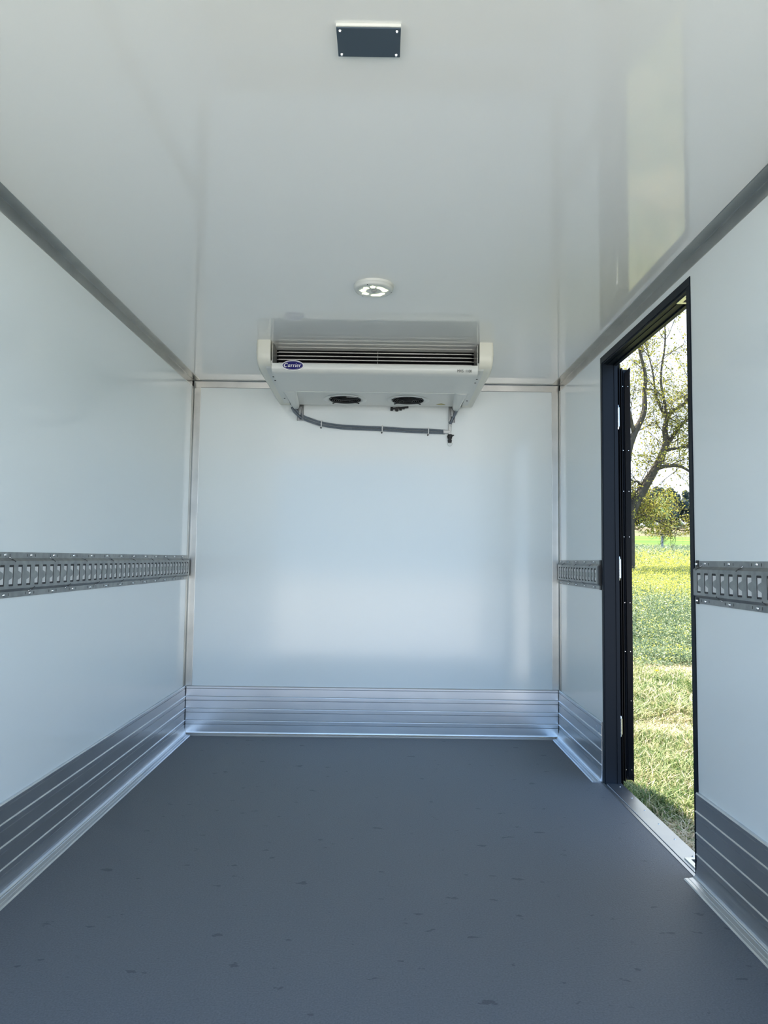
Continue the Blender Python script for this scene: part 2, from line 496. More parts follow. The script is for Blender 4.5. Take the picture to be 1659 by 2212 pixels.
# rear portal frame (around the opening the picture is taken through)
bm = bmesh.new()
box(bm, -HW - T, -HW - 0.0, Y0 - 0.05, Y0, -0.10, H + T)
box(bm, HW + 0.0, HW + T, Y0 - 0.05, Y0, -0.10, H + T)
box(bm, -HW, HW, Y0 - 0.05, Y0, H, H + T)
box(bm, -HW, HW, Y0 - 0.05, Y0, -0.10, -0.002)
tag(obj('trim_9', bm, 'alu'), kind='structure')

# ------------------------------------------------------------------ side door
door = empty('door_1', (HW, (DY0 + DY1) / 2, 0)); tag(door, kind='structure')
def child(name, bm, m_, parent, **k):
    o = obj(name, bm, m_, None, **k)
    o.parent = parent
    # parts are modelled in world coordinates: cancel the thing's own position
    o.matrix_parent_inverse = Matrix.Translation(-Vector(parent.location)) if parent.type == 'EMPTY' else Matrix.Identity(4)
    return o
FL = 0.024
bm = bmesh.new()
xi = HW - 0.0035
# flat flange on the inside face, mitred look, then the deep reveal
def flange(bm, y0, y1, z0, z1): box(bm, xi, HW + 0.001, y0, y1, z0, z1, 0.001, 1)
flange(bm, DY0 - 0.004, DY0 + FL, 0.0, DZ - 0.006)
flange(bm, DY1 - 0.010, DY1 + 0.012, 0.0, DZ - 0.006)
box(bm, xi, HW + 0.001, DY0 - 0.004, DY1 + 0.012, DZ - 0.006, DZ + FL, 0.001, 1)
box(bm, HW, HW + T + 0.004, DY0, DY0 + 0.012, 0.0, DZ, 0.001, 1)
box(bm, HW, HW + T + 0.004, DY1 - 0.012, DY1, 0.0, DZ, 0.001, 1)
box(bm, HW, HW + T + 0.004, DY0, DY1, DZ - 0.012, DZ, 0.001, 1)
box(bm, HW + 0.020, HW + 0.026, DY0, DY1, DZ - 0.0145, DZ - 0.011)
box(bm, HW + T - 0.012, HW + T + 0.004, DY0, DY1, DZ - 0.018, DZ - 0.011)
box(bm, HW + T - 0.010, HW + T + 0.006, DY1 - 0.016, DY1, 0.0, DZ)
child('frame', bm, 'frame', door)
bm = bmesh.new()
box(bm, HW + 0.002, HW + T + 0.006, DY0 + 0.004, DY1 - 0.004, -0.004, 0.004, 0.001, 1)
box(bm, HW + T + 0.006, HW + T + 0.010, DY0 + 0.004, DY1 - 0.004, -0.05, 0.003)
box(bm, HW - 0.012, HW + 0.000, DY0 + 0.004, DY1 - 0.002, -0.001, 0.0018)
sill = child('sill', bm, 'alu', door)
for k in range(6):
    bm = bmesh.new(); y = DY0 + 0.16 + k * 0.145
    cyl(bm, (HW + 0.048, y, 0.003), (HW + 0.048, y, 0.0055), 0.0045, 0.003, 10)
    cyl(bm, (HW + 0.048, y, 0.0054), (HW + 0.048, y, 0.0058), 0.0018, 0.0018, 6, mi=1)
    child('rivet', bm, ['rivet', 'galv_dark'], sill)
# lock keepers top and bottom
for zz, s in ((DZ - 0.013, -1), (0.0045, 1)):
    bm = bmesh.new()
    x0, x1, y0, y1 = HW + 0.012, HW + 0.058, 2.33, 2.42
    holes = [[(HW + 0.024 + 0.006 * math.cos(a), 2.352 + 0.010 * math.sin(a)) for a in [2 * PI * i / 10 for i in range(10)]],
             [(HW + 0.028, 2.375), (HW + 0.050, 2.375), (HW + 0.050, 2.405), (HW + 0.028, 2.405)]]
    za, zb = (zz, zz + s * 0.004)
    out_ = [(x0, y0), (x1, y0), (x1, y1), (x0, y1)]
    holed_plate(bm, out_, holes, lambda u, v: (u, v, zb))
    for lp in [out_] + holes:
        n = len(lp)
        for i in range(n):
            a, c = lp[i], lp[(i + 1) % n]
            bm.faces.new([bm.verts.new(q) for q in ((*a, za), (*c, za), (*c, zb), (*a, zb))])
    box(bm, x0 + 0.002, x1 - 0.002, y0 + 0.002, y1 - 0.002, min(za, za - s * .001), max(za, za - s * .001), mi=1)
    tube(bm, [(HW + 0.028, 2.365, zb), (HW + 0.038, 2.362, zb + s * 0.004), (HW + 0.05, 2.365, zb)], 0.0022, 6)
    child('lock_keeper', bm, ['chrome', 'galv_dark'], door)
# door leaf folded back against the outside of the wall
LX0, LX1, LY = 1.124, 1.190, 3.262
leaf_bm = bmesh.new()
box(leaf_bm, LX0, LX1, LY, LY + 0.93, 0.004, 1.885, 0.003, 2)
leaf = child('leaf', leaf_bm, 'frame', door)
bm = bmesh.new()
box(bm, LX0 - 0.001, LX0 + 0.0015, LY - 0.012, LY + 0.004, 0.006, 1.89)
box(bm, LX0 + 0.005, LX0 + 0.0066, LY - 0.016, LY + 0.001, 0.006, 1.89)
child('edge_strip', bm, 'alu', leaf)
bm = bmesh.new()
for (x0, x1, dy, zb, zt, lean) in ((1.1325, 1.143, 0.020, -0.012, 1.925, 1), (1.146, 1.162, 0.017, 0.004, 1.886, -1), (1.166, 1.191, 0.018, 0.004, 1.888, 1)):
    # a lipped seal running the height of the leaf, its ends cut on the slant
    yb = LY + 0.001
    xm = x1 - 0.003 if lean > 0 else x0 + 0.004
    sec = [(x0, yb), (x0 + 0.001, yb - dy * .45), (xm - 0.002, yb - dy), (xm + 0.001, yb - dy), (x1, yb - dy * .35), (x1, yb)]
    lo = [bm.verts.new((u, v, zb + 0.018 + (0.022 * (1 - abs(u - xm) / 0.02)) * -1)) for u, v in sec]
    hi = [bm.verts.new((u, v, zt - 0.020 + 0.024 * (1 - abs(u - xm) / 0.02))) for u, v in sec]
    n = len(sec)
    bm.faces.new(lo[::-1]); bm.faces.new(hi)
    for i in range(n): bm.faces.new((lo[i], lo[(i + 1) % n], hi[(i + 1) % n], hi[i]))
seal = child('seal', bm, 'rubber', leaf)
for z in (0.055, 0.36, 0.58, 0.80, 1.10, 1.31, 1.50, 1.80):
    for x in (1.1535, 1.178):
        if z == 0.36 and x < 1.16: continue
        bm = bmesh.new()
        cyl(bm, (x, LY - 0.0165, z), (x, LY - 0.0195, z), 0.0030, 0.0016, 8)
        child('screw', bm, 'rivet', leaf)
for z0, z1 in ((1.608, 1.697), (0.913, 0.997), (0.215, 0.283)):
    bm = bmesh.new()
    yx = 3.232
    cyl(bm, (1.127, yx, z0), (1.127, yx, z1), 0.0075, seg=16)
    cyl(bm, (1.127, yx, z1 + 0.001), (1.127, yx, z1 + 0.012), 0.0048, 0.0030, 12)
    cyl(bm, (1.127, yx, z0 - 0.012), (1.127, yx, z0 - 0.001), 0.0030, 0.0048, 12)
    box(bm, 1.112, 1.127, yx + 0.002, yx + 0.007, z0 - 0.008, z1 + 0.008, 0.001, 1)
    box(bm, 1.127, 1.133, yx + 0.002, LY + 0.001, z0 - 0.002, z1 + 0.002)
    cyl(bm, (1.127, yx, z1), (1.127, yx, z1 + 0.001), 0.0082, seg=12, mi=1)
    cyl(bm, (1.127, yx, z0 - 0.001), (1.127, yx, z0), 0.0082, seg=12, mi=1)
    child('hinge', bm, ['chrome', 'black'], door, smooth=False)

# ------------------------------------------------------------------ lashing rails
RZT, RZB = 0.991, 0.857
SL_T, SL_B = 0.9535, 0.8915
def slot_outline(yc, near):
    """near = -1: tongue rooted on the camera side (lower y)"""
    h = 0.0125; zc = (SL_T + SL_B) / 2
    a, b_ = yc - h, yc + h
    c = 0.002
    left = [(a, SL_T - c), (a, SL_T - 0.017), (a + 0.004, SL_T - 0.0190), (a + 0.0165, zc + 0.0080), (a + 0.0190, zc + 0.0035), (a + 0.0190, zc - 0.0035),
            (a + 0.0165, zc - 0.0080), (a + 0.004, SL_B + 0.0190), (a, SL_B + 0.017), (a, SL_B + c), (a + c, SL_B)]
    right = [(b_ - c, SL_B), (b_, SL_B + c), (b_, SL_T - c), (b_ - c, SL_T), (a + c, SL_T)]
    return left + right
def rail(side, y0, y1, first_slot, rivets, label, cap=None):
    s = -1 if side == 'left' else 1
    X = lambda off: s * (HW - off)              # off = distance from wall
    root = empty('lashing_rail', (s * HW, (y0 + y1) / 2, RZB))
    tag(root, label, 'lashing rail')
    bm = bmesh.new()
    f, r = 0.0025, 0.0125                       # flange and raised face
    rows = [(RZT, 0.0), (RZT, f), (0.9735, f), (0.9645, r)]
    rows2 = [(0.8835, r), (0.8745, f), (RZB, f), (RZB, 0.0)]
    for rs in (rows, rows2):
        for (za, oa), (zb, ob) in zip(rs[:-1], rs[1:]):
            bm.faces.new([bm.verts.new(q) for q in ((X(oa), y0, za), (X(oa), y1, za), (X(ob), y1, zb), (X(ob), y0, zb))])
    # raised face, one cell per slot
    ys = []
    y = first_slot
    while y < y1 - 0.018:
        if y > y0 + 0.018: ys.append(y)
        y += 0.0508
    cells = [y0] + [(a + b_) / 2 for a, b_ in zip(ys[:-1], ys[1:])] + [y1]
    for yc, a, b_ in zip(ys, cells[:-1], cells[1:]):
        ol = slot_outline(yc, -1)
        holed_plate(bm, [(a, 0.8835), (b_, 0.8835), (b_, 0.9645), (a, 0.9645)], [ol], lambda u, v: (X(r), u, v))
        n = len(ol)
        tongue = set(range(2, 8))
        for i in range(n):                      # rolled-in edge of the punched hole
            p_, q = ol[i], ol[(i + 1) % n]
            dep = 0.0026
            bm.faces.new([bm.verts.new(w) for w in ((X(r), *p_), (X(r), *q), (X(r - dep), *q), (X(r - dep), *p_))]).material_index = 0 if i in tongue else 1
        # dark recess plate above and below, pale backing strip shows in between
        for za, zb in ((SL_T - 0.0065, SL_T + 0.001), (SL_B - 0.001, SL_B + 0.0055)):
            bm.faces.new([bm.verts.new(w) for w in ((X(r - 0.0018), yc - 0.0125, za), (X(r - 0.0018), yc + 0.0125, za), (X(r - 0.0018), yc + 0.0125, zb), (X(r - 0.0018), yc - 0.0125, zb))]).material_index = 1
    box(bm, min(X(0.0100), X(0.0090)), max(X(0.0100), X(0.0090)), y0 + 0.004, y1 - 0.004, SL_B - 0.004, SL_T + 0.004, mi=3)  # pale strip added close behind the slots so they read bright
    # end faces
    for ye in (y0, y1):
        prof = [(RZT, 0), (RZT, f), (0.9735, f), (0.9645, r), (0.8835, r), (0.8745, f), (RZB, f), (RZB, 0)]
        if ye == y1 or cap == 'near':
            bm.faces.new([bm.verts.new((X(o_), ye, z_)) for z_, o_ in prof]).material_index = 1
    # stamped ticks between the rivets and diagonal drain nicks on the bends
    yy = rivets - 1.6
    while yy < y1:
        for k in (1, 2):
            yt = yy + k * 0.0508 - 0.0
            if y0 + 0.01 < yt < y1 - 0.01:
                for z in (0.9815, 0.8665):
                    box(bm, min(X(f), X(f + 0.0004)), max(X(f), X(f + 0.0004)), yt - 0.0012, yt + 0.0012, z - 0.004, z + 0.004, mi=1)
        yy += 0.1524
    yy = rivets + 0.030 - 1.524
    while yy < y1:
        for top in (0, 1):
            yt = yy + (0.12 if top == 0 else 0)
            if y0 + 0.02 < yt < y1 - 0.02:
                za, zb = (0.9765, 0.9625) if top else (0.8715, 0.8855)
                tube(bm, [(X(f + 0.0008), yt - 0.008, za), (X((f + r) / 2 + 0.001), yt, (za + zb) / 2), (X(r + 0.0004), yt + 0.010, zb)], 0.0017, 5, mi=1)
                tube(bm, [(X(f + 0.0012), yt - 0.011, za), (X((f + r) / 2 + 0.0012), yt - 0.003, (za + zb) / 2 + (0.001 if top else -0.001))], 0.0012, 5, mi=2)
        yy += 0.254
    child('rail', bm, ['galv', 'galv_dark', 'rivet', 'pipe_white'], root, recalc=False)
    # rivets
    bmr = bmesh.new()
    g = bmesh.ops.create_uvsphere(bmr, u_segments=12, v_segments=7, radius=0.0056)
    for v in bmr.verts: v.co.x *= 0.75
    bmesh.ops.delete(bmr, geom=[v for v in bmr.verts if v.co.x * -s < -0.0018], context='VERTS')
    me = bpy.data.meshes.new('rivet'); bmr.to_mesh(me); bmr.free()
    me.materials.append(M['rivet'])
    for p_ in me.polygons: p_.use_smooth = True
    yy = rivets - 1.524
    while yy < y1 - 0.004:
        if yy > y0 + 0.004:
            for z in (0.9825, 0.8655):
                o = bpy.data.objects.new('rivet', me); COL.objects.link(o)
                o.parent = root
                o.location = Vector((X(f), yy, z)) - root.location
        yy += 0.1524
    # end brackets
    for ye, d in (cap or []):
        bm = bmesh.new()
        a, b_ = sorted((ye, ye + d))
        prism_pts = [(X(0), RZT + 0.001), (X(0.005), RZT + 0.001), (X(0.0055), 0.972), (X(0.0145), 0.962), (X(0.0145), 0.884), (X(0.0055), 0.874), (X(0.005), RZB - 0.001), (X(0), RZB - 0.001)]
        prism(bm, prism_pts, 'y', a, b_)
        child('end_cap', bm, 'black', root)
    return root
rail('left', Y0 + 0.05, 3.995, 2.079 - 0.0508 * 24, 2.060, 'long perforated galvanised lashing rail on the left wall')
rail('right', 3.262, 4.006, 3.305, 3.36, 'short perforated lashing rail between the side door and the front wall', cap=[(3.262, -0.020)])
rail('right', Y0 + 0.05, 2.262, 2.224 - 0.0508 * 27, 2.202, 'perforated galvanised lashing rail on the right wall, nearer side of the door opening')
# small black corner brackets on the nearer rail's end
r_ = [o for o in bpy.data.objects if o.name.startswith('lashing_rail')][-1]
for z0, z1, zi in ((0.970, 0.993, -1), (0.855, 0.877, 1)):
    bm = bmesh.new()
    box(bm, HW - 0.0042, HW, 2.244, 2.2655, z0, z1, 0.0015, 2)
    cyl(bm, (HW - 0.004, 2.256, (z0 + z1) / 2), (HW - 0.008, 2.256, (z0 + z1) / 2), 0.005, 0.0035, 10, mi=1)
    child('corner_bracket', bm, ['black', 'rivet'], r_)

# ------------------------------------------------------------------ ceiling plate
pl = empty('cover_plate', (0.006, 1.315, H)); tag(pl, 'dark slate grey rectangular blanking plate screwed to the white ceiling', 'cover plate')
bm = bmesh.new(); box(bm, -0.056, 0.068, 1.275, 1.355, H - 0.006, H, 0.001, 1); child('backing', bm, 'plastic', pl)
bm = bmesh.new(); box(bm, -0.0555, 0.0675, 1.2775, 1.355, H - 0.0085, H - 0.006, 0.0006, 1); child('plate', bm, 'plate', pl)
for x in (-0.0485, 0.0600):
    for y in (1.2855, 1.3485):
        bm = bmesh.new()
        cyl(bm, (x, y, H - 0.0085), (x, y, H - 0.0115), 0.0034, 0.002, 12)
        child('screw', bm, 'rivet', pl, smooth=True)

# ------------------------------------------------------------------ ceiling lamp
LP = Vector((0.0015, 2.566, H))
lamp = empty('ceiling_lamp', LP); tag(lamp, 'round white ceiling lamp with lit ring of light segments', 'ceiling lamp')
def lathe(bm, prof, c, seg=48, mi=0):
    rings = []
    for r_0, z in prof:
        rings.append([bm.verts.new((c[0] + r_0 * math.cos(2 * PI * k / seg), c[1] + r_0 * math.sin(2 * PI * k / seg), z)) for k in range(seg)])
    for i in range(len(rings) - 1):
        for k in range(seg):
            f = bm.faces.new((rings[i][k], rings[i][(k + 1) % seg], rings[i + 1][(k + 1) % seg], rings[i + 1][k]))
            f.smooth = True; f.material_index = mi
    return rings
bm = bmesh.new()
lathe(bm, [(0.0745, H), (0.0745, H - 0.007), (0.0725, H - 0.0095), (0.0715, H - 0.010), (0.0712, H - 0.0165), (0.069, H - 0.019), (0.064, H - 0.0205), (0.0585, H - 0.0205), (0.0575, H - 0.018)], LP)
child('housing', bm, 'plastic', lamp)
bm = bmesh.new()
r_ = lathe(bm, [(0.0595, H - 0.0195), (0.054, H - 0.0205), (0.022, H - 0.0205), (0.019, H - 0.0195), (0.0005, H - 0.0195)], LP)
child('diffuser', bm, 'led_base', lamp)
def sector(bm, a0, a1, r0, r1, bulges, z):
    n = 22; vin, vout = [], []
    for k in range(n + 1):
        t = k / n; a = math.radians(a0 + (a1 - a0) * t)
        e_ = min(1, math.sqrt(max(0, 1 - (2 * t - 1) ** 8)))
        mid = (r0 + r1) / 2; hw_ = (r1 - r0) / 2 * e_
        extra = sum(0.006 * math.exp(-((t - b_) / 0.09) ** 2) for b_ in bulges)
        vin.append(bm.verts.new((LP.x + (mid - hw_) * math.cos(a), LP.y + (mid - hw_) * math.sin(a), z)))
        vout.append(bm.verts.new((LP.x + (mid + hw_ + extra * e_) * math.cos(a), LP.y + (mid + hw_ + extra * e_) * math.sin(a), z)))
    for k in range(n):
        bm.faces.new((vin[k], vout[k], vout[k + 1], vin[k + 1]))
for a0, a1, bl in ((108, -2 + 24, (0.5,)), (-12 + 24 - 3, -75, (0.25,)), (-80, -108, (0.5,)), (-124 + 5, -148, (0.5,)), (252 - 90, 122, (0.4,)), (-152, -192, (0.5,))):
    bm = bmesh.new()
    sector(bm, a0, a1, 0.0290, 0.0490, bl, H - 0.0211)
    o = child('light_segment', bm, 'led', lamp)
bm = bmesh.new(); lathe(bm, [(0.0105, H - 0.0195), (0.0085, H - 0.0235), (0.0045, H - 0.0255), (0.0005, H - 0.026)], LP, 24); child('sensor', bm, 'sensor', lamp)
for a in (250, 10, 130):
    bm = bmesh.new(); a = math.radians(a)
    x, y = LP.x + 0.0655 * math.cos(a), LP.y + 0.0655 * math.sin(a)
    cyl(bm, (x, y, H - 0.0195), (x, y, H - 0.0205), 0.0022, seg=8)
    child('screw', bm, 'screw_dark', lamp)

# ------------------------------------------------------------------ evaporator
ev = empty('cooling_unit', (0, 3.62, 1.85))
tag(ev, 'white ceiling-mounted cooling unit with two round fans beneath and a blue oval badge', 'cooling unit')
# end caps
for s in (-1, 1):
    bm = bmesh.new()
    prof = [(3.234, H), (3.234, 1.935), (3.238, 1.912), (3.250, 1.893), (3.275, 1.880), (3.330, 1.874), (3.985, 1.853), (3.985, H)]
    a, b_ = sorted((s * 0.487, s * 0.551))
    prism(bm, prof, 'x', a, b_)
    bm.verts.ensure_lookup_table()
    es = [e_ for e_ in bm.edges if all(abs(abs(v.co.x) - 0.551) < 1e-5 for v in e_.verts) and not all(abs(v.co.z - H) < 1e-5 for v in e_.verts) and not all(abs(v.co.y - 3.985) < 1e-5 for v in e_.verts)]
    bmesh.ops.bevel(bm, geom=es, offset=0.012, segments=4, affect='EDGES', profile=0.5)
    o = child('end_cap', bm, 'plastic_warm', ev, smooth=True)
    # screwed strip along the inner underside
    bm = bmesh.new()
    pts = [(3.262, 1.905), (3.262, 1.890), (3.282, 1.874), (3.33, 1.867), (3.90, 1.845), (3.90, 1.865), (3.33, 1.888), (3.285, 1.895)]
    a, b_ = sorted((s * 0.480, s * 0.512))
    prism(bm, pts, 'x', a, b_)
    st = child('strip', bm, 'plastic', ev)
    for y in (3.40, 3.46, 3.80):
        bm = bmesh.new(); z = 1.867 - (y - 3.33) * 0.0386
        cyl(bm, (s * 0.496, y, z), (s * 0.496, y, z - 0.002), 0.0042, seg=10)
        child('screw', bm, 'screw_dark', st)
# cover: rolled front lip, flat belly
bm = bmesh.new()
prof = [(3.262, 1.889), (3.256, 1.8925), (3.2505, 1.890), (3.248, 1.882), (3.2485, 1.868), (3.254, 1.856), (3.266, 1.849), (3.290, 1.846), (3.600, 1.841), (3.600, 1.849), (3.29, 1.855), (3.27, 1.862), (3.262, 1.872)]
prism(bm, prof, 'x', -0.481, 0.481)
cover = child('cover', bm, 'plastic', ev, smooth=True)
for s in (-1, 1):                                # tapering feet either side of the fan panel
    bm = bmesh.new()
    secs = []
    for t in [i / 10 for i in range(11)]:
        y = 3.600 + t * 0.335
        xi_, xo = s * (0.408 + 0.022 * t), s * (0.481 - 0.012 * t)
        zb = 1.841 - 0.024 * t - (0.004 if t > 0.9 else 0)
        n = 8; ring = []
        for k in range(n + 1):
            u = k / n
            x = xi_ + (xo - xi_) * u
            z = zb + 0.016 * abs(2 * u - 1) ** 4 * (0.3 + t * 0.9) + (0.006 if t > 0.97 else 0)
            ring.append(bm.verts.new((x, y, z)))
        ring.append(bm.verts.new((xo, y, 1.875))); ring.append(bm.verts.new((xi_, y, 1.875)))
        secs.append(ring)
    for a, b_ in zip(secs[:-1], secs[1:]):
        for k in range(len(a)):
            f = bm.faces.new((a[k], a[(k + 1) % len(a)], b_[(k + 1) % len(a)], b_[k])); f.smooth = True
    bm.faces.new(secs[0]); bm.faces.new(secs[-1])
    child('foot', bm, 'plastic', cover)
# fan panel with two round openings
FX, FY, FR = 0.1705, 3.812, 0.088
bm = bmesh.new()
circ = lambda cx, cy, r, n=40: [(cx + r * math.cos(2 * PI * i / n), cy + r * math.sin(2 * PI * i / n)) for i in range(n)]
zp = lambda y: 1.852 - (y - 3.6) * 0.012
holed_plate(bm, [(-0.41, 3.601), (0.41, 3.601), (0.432, 3.945), (-0.432, 3.945)], [circ(-FX, FY, FR), circ(FX, FY, FR)], lambda u, v: (u, v, zp(v)))
box(bm, -0.432, 0.432, 3.943, 3.947, zp(3.945), 1.875)
box(bm, -0.408, 0.408, 3.600, 3.606, 1.8395, 1.852)
panel = child('fan_panel', bm, 'plastic', ev, recalc=False)
for s in (-1, 1):
    cx = s * FX + 0.004
    bm = bmesh.new()                              # dished ring round the opening
    rr = lathe(bm, [(0.118, zp(FY) - 0.0002), (0.112, zp(FY) - 0.003), (0.100, zp(FY) - 0.0035), (0.090, zp(FY) - 0.001), (0.088, zp(FY) + 0.010), (0.086, 1.885)], (cx, FY), 48)
    fan = child('fan', bm, 'plastic', ev)
    bm = bmesh.new()
    lathe(bm, [(0.088, 1.853), (0.0865, 1.846), (0.083, 1.846), (0.082, 1.853), (0.083, 1.88)], (cx, FY), 40)
    for r_ in (0.071, 0.060, 0.049, 0.038, 0.027):
        tube(bm, [(cx + r_ * math.cos(2 * PI * k / 40), FY + r_ * math.sin(2 * PI * k / 40), 1.845 - 0.004 * (1 - r_ / 0.08)) for k in range(41)], 0.0014, 5, caps=False)
    for a in (45, 135, 225, 315):
        a = math.radians(a)
        tube(bm, [(cx + 0.02 * math.cos(a), FY + 0.02 * math.sin(a), 1.842), (cx + 0.100 * math.cos(a), FY + 0.100 * math.sin(a), 1.846)], 0.0026, 6)
        cyl(bm, (cx + 0.099 * math.cos(a), FY + 0.099 * math.sin(a), 1.850), (cx + 0.099 * math.cos(a), FY + 0.099 * math.sin(a), 1.842), 0.005, seg=8)
    child('guard', bm, 'black', fan)
    bm = bmesh.new()
    cyl(bm, (cx, FY, 1.848), (cx, FY, 1.875), 0.026, seg=24)
    for k in range(7):
        a = 2 * PI * k / 7
        pts = []
        for (r_, da, z) in ((0.024, -0.25, 1.868), (0.078, -0.10, 1.872), (0.079, 0.42, 1.856), (0.024, 0.45, 1.856)):
            pts.append(bm.verts.new((cx + r_ * math.cos(a + da), FY + r_ * math.sin(a + da), z)))
        bm.faces.new(pts)
    child('rotor', bm, 'black', fan)
bm = bmesh.new()                                  # printed strip on the left fan's rim
box(bm, -FX + 0.015, -FX + 0.072, FY - 0.084, FY - 0.078, 1.8445, 1.8455)
child('rating_label', bm, 'pipe_white', ev)
bm = bmesh.new()
prism(bm, [(0.337, 3.90), (0.387, 3.90), (0.362, 3.872)], 'z', 1.8468, 1.8478)
child('warning_sticker', bm, 'yellow', ev)
# coil behind the lip
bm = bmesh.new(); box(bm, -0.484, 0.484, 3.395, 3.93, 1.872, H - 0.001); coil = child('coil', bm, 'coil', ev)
for z in (1.9835, 1.9655, 1.9475, 1.9295, 1.9115):
    bm = bmesh.new()
    n = 240
    for k in range(n):                            # closely spaced fin collars along each tube
        x = -0.470 + k * 0.940 / n
        box(bm, x, x + 0.0026, 3.388, 3.395, z - 0.0022, z + 0.0022)
    cyl(bm, (-0.484, 3.3935, z), (0.484, 3.3935, z), 0.0016, seg=6)
    child('coil_tube', bm, 'fin', coil)
bm = bmesh.new(); cyl(bm, (0.0115, 3.384, 1.90), (0.0115, 3.384, H - 0.002), 0.0009, seg=6)
child('wire', bm, 'fin', coil)
for s in (-1, 1):
    bm = bmesh.new(); box(bm, *sorted((s * 0.4795, s * 0.4815)), 3.258, 3.39, 1.885, H - 0.002); child('side_rod', bm, 'fin', coil)

def text_mesh(body, size, shear=0.0, offset=0.0, extr=0.0006):
    cu = bpy.data.curves.new('text', 'FONT')
    cu.body = body; cu.size = size; cu.shear = shear; cu.offset = offset; cu.extrude = extr
    cu.align_x = 'CENTER'; cu.align_y = 'CENTER'; cu.resolution_u = 3
    o = bpy.data.objects.new('text', cu); COL.objects.link(o)
    dg = bpy.context.evaluated_depsgraph_get()
    me = bpy.data.meshes.new_from_object(o.evaluated_get(dg))
    bpy.data.objects.remove(o); bpy.data.curves.remove(cu)
    return me
# badge: oval, slightly tipped back
BC = Vector((-0.382, 3.2445, 1.8785))
Rb = Matrix.Translation(BC) @ Matrix.Rotation(math.radians(90), 4, 'X')
def oval(bm, a, b_, z0, z1, n=48):
    prism(bm, [(a * math.cos(2 * PI * i / n), b_ * math.sin(2 * PI * i / n)) for i in range(n)], 'z', z0, z1)
bm = bmesh.new(); oval(bm, 0.0515, 0.0242, -0.003, 0.000); bmesh.ops.transform(bm, matrix=Rb, verts=bm.verts)
badge = child('badge', bm, 'badge_white', ev)
bm = bmesh.new(); oval(bm, 0.0478, 0.0208, 0.000, 0.0010); bmesh.ops.transform(bm, matrix=Rb, verts=bm.verts)
child('badge_field', bm, 'badge_blue', badge)
bm = bmesh.new()
tube(bm, [(0.0452 * math.cos(2 * PI * i / 48), 0.0183 * math.sin(2 * PI * i / 48), 0.0010) for i in range(49)], 0.00035, 4, caps=False)
bmesh.ops.transform(bm, matrix=Rb, verts=bm.verts)
child('badge_ring', bm, 'badge_white', badge)

# badge word drawn as slanted serif strokes: (points, widths) in a unit where x-height = 1
def stroke(bm, pts, ws, z0, z1, f):
    L_, R_ = [], []
    n = len(pts)
    for i in range(n):
        a = Vector(pts[max(i - 1, 0)]); b_ = Vector(pts[min(i + 1, n - 1)])
        d = (b_ - a).normalized(); nn = Vector((-d.y, d.x)) * ws[i] / 2
        p_ = Vector(pts[i]); L_.append(p_ + nn); R_.append(p_ - nn)
    for i in range(n - 1):
        q = [L_[i], L_[i + 1], R_[i + 1], R_[i]]
        bm.faces.new([bm.verts.new(f(v.x, v.y, z1)) for v in q])
def arc(cx, cy, rx, ry, a0, a1, n=14):
    return [(cx + rx * math.cos(math.radians(a0 + (a1 - a0) * i / n)), cy + ry * math.sin(math.radians(a0 + (a1 - a0) * i / n))) for i in range(n + 1)]
def word(bm, f):
    x = 0.0
    def S(pts, w): stroke(bm, pts, w if isinstance(w, list) else [w] * len(pts), 0, 1, f)
    # C
    c = arc(x + 0.75, 0.75, 0.66, 0.74, 42, 322, 20)
    S(c, [0.12 + 0.20 * math.sin(PI * i / 20) ** 1.5 for i in range(21)])
    S([(x + 1.26, 1.50), (x + 1.20, 1.02)], 0.13)
    x = 1.62
    # a
    S(arc(x + 0.40, 0.48, 0.34, 0.46, 20, 345, 16), [0.12 + 0.12 * math.sin(PI * i / 16) for i in range(17)])
    S([(x + 0.76, 1.0), (x + 0.76, 0.10), (x + 0.98, 0.02)], [0.24, 0.22, 0.12])
    x += 1.16
    for _ in range(2):
        S([(x, 0.93), (x + 0.22, 0.97)], 0.10)
        S([(x + 0.22, 1.0), (x + 0.22, 0.0)], 0.24)
        S([(x, 0.04), (x + 0.46, 0.04)], 0.10)
        S([(x + 0.28, 0.62), (x + 0.48, 0.92), (x + 0.72, 0.92)], [0.10, 0.14, 0.20])
        x += 0.90
    # i
    S([(x, 0.93), (x + 0.20, 0.97)], 0.10); S([(x + 0.2, 1.0), (x + 0.2, 0.0)], 0.24); S([(x, 0.04), (x + 0.42, 0.04)], 0.10)
    S([(x + 0.20, 1.46), (x + 0.20, 1.24)], 0.24)
    x += 0.62
    # e
    S([(x + 0.12, 0.52), (x + 0.70, 0.56)], 0.10)
    S(arc(x + 0.42, 0.50, 0.33, 0.46, 10, 325, 18), [0.12 + 0.13 * math.sin(PI * i / 18) for i in range(19)])
    x += 0.96
    S([(x, 0.93), (x + 0.22, 0.97)], 0.10)
    S([(x + 0.22, 1.0), (x + 0.22, 0.0)], 0.24)
    S([(x, 0.04), (x + 0.46, 0.04)], 0.10)
    S([(x + 0.28, 0.62), (x + 0.48, 0.92), (x + 0.72, 0.92)], [0.10, 0.14, 0.20])
    return x + 0.75
SC = 0.0113
bm = bmesh.new()
word(bm, lambda u, v, z: ((u - 3.55) * SC + (v - 0.7) * SC * 0.22, (v - 0.68) * SC, 0.0014))
bmesh.ops.transform(bm, matrix=Rb, verts=bm.verts)
child('badge_lettering', bm, 'badge_white', badge, recalc=False)
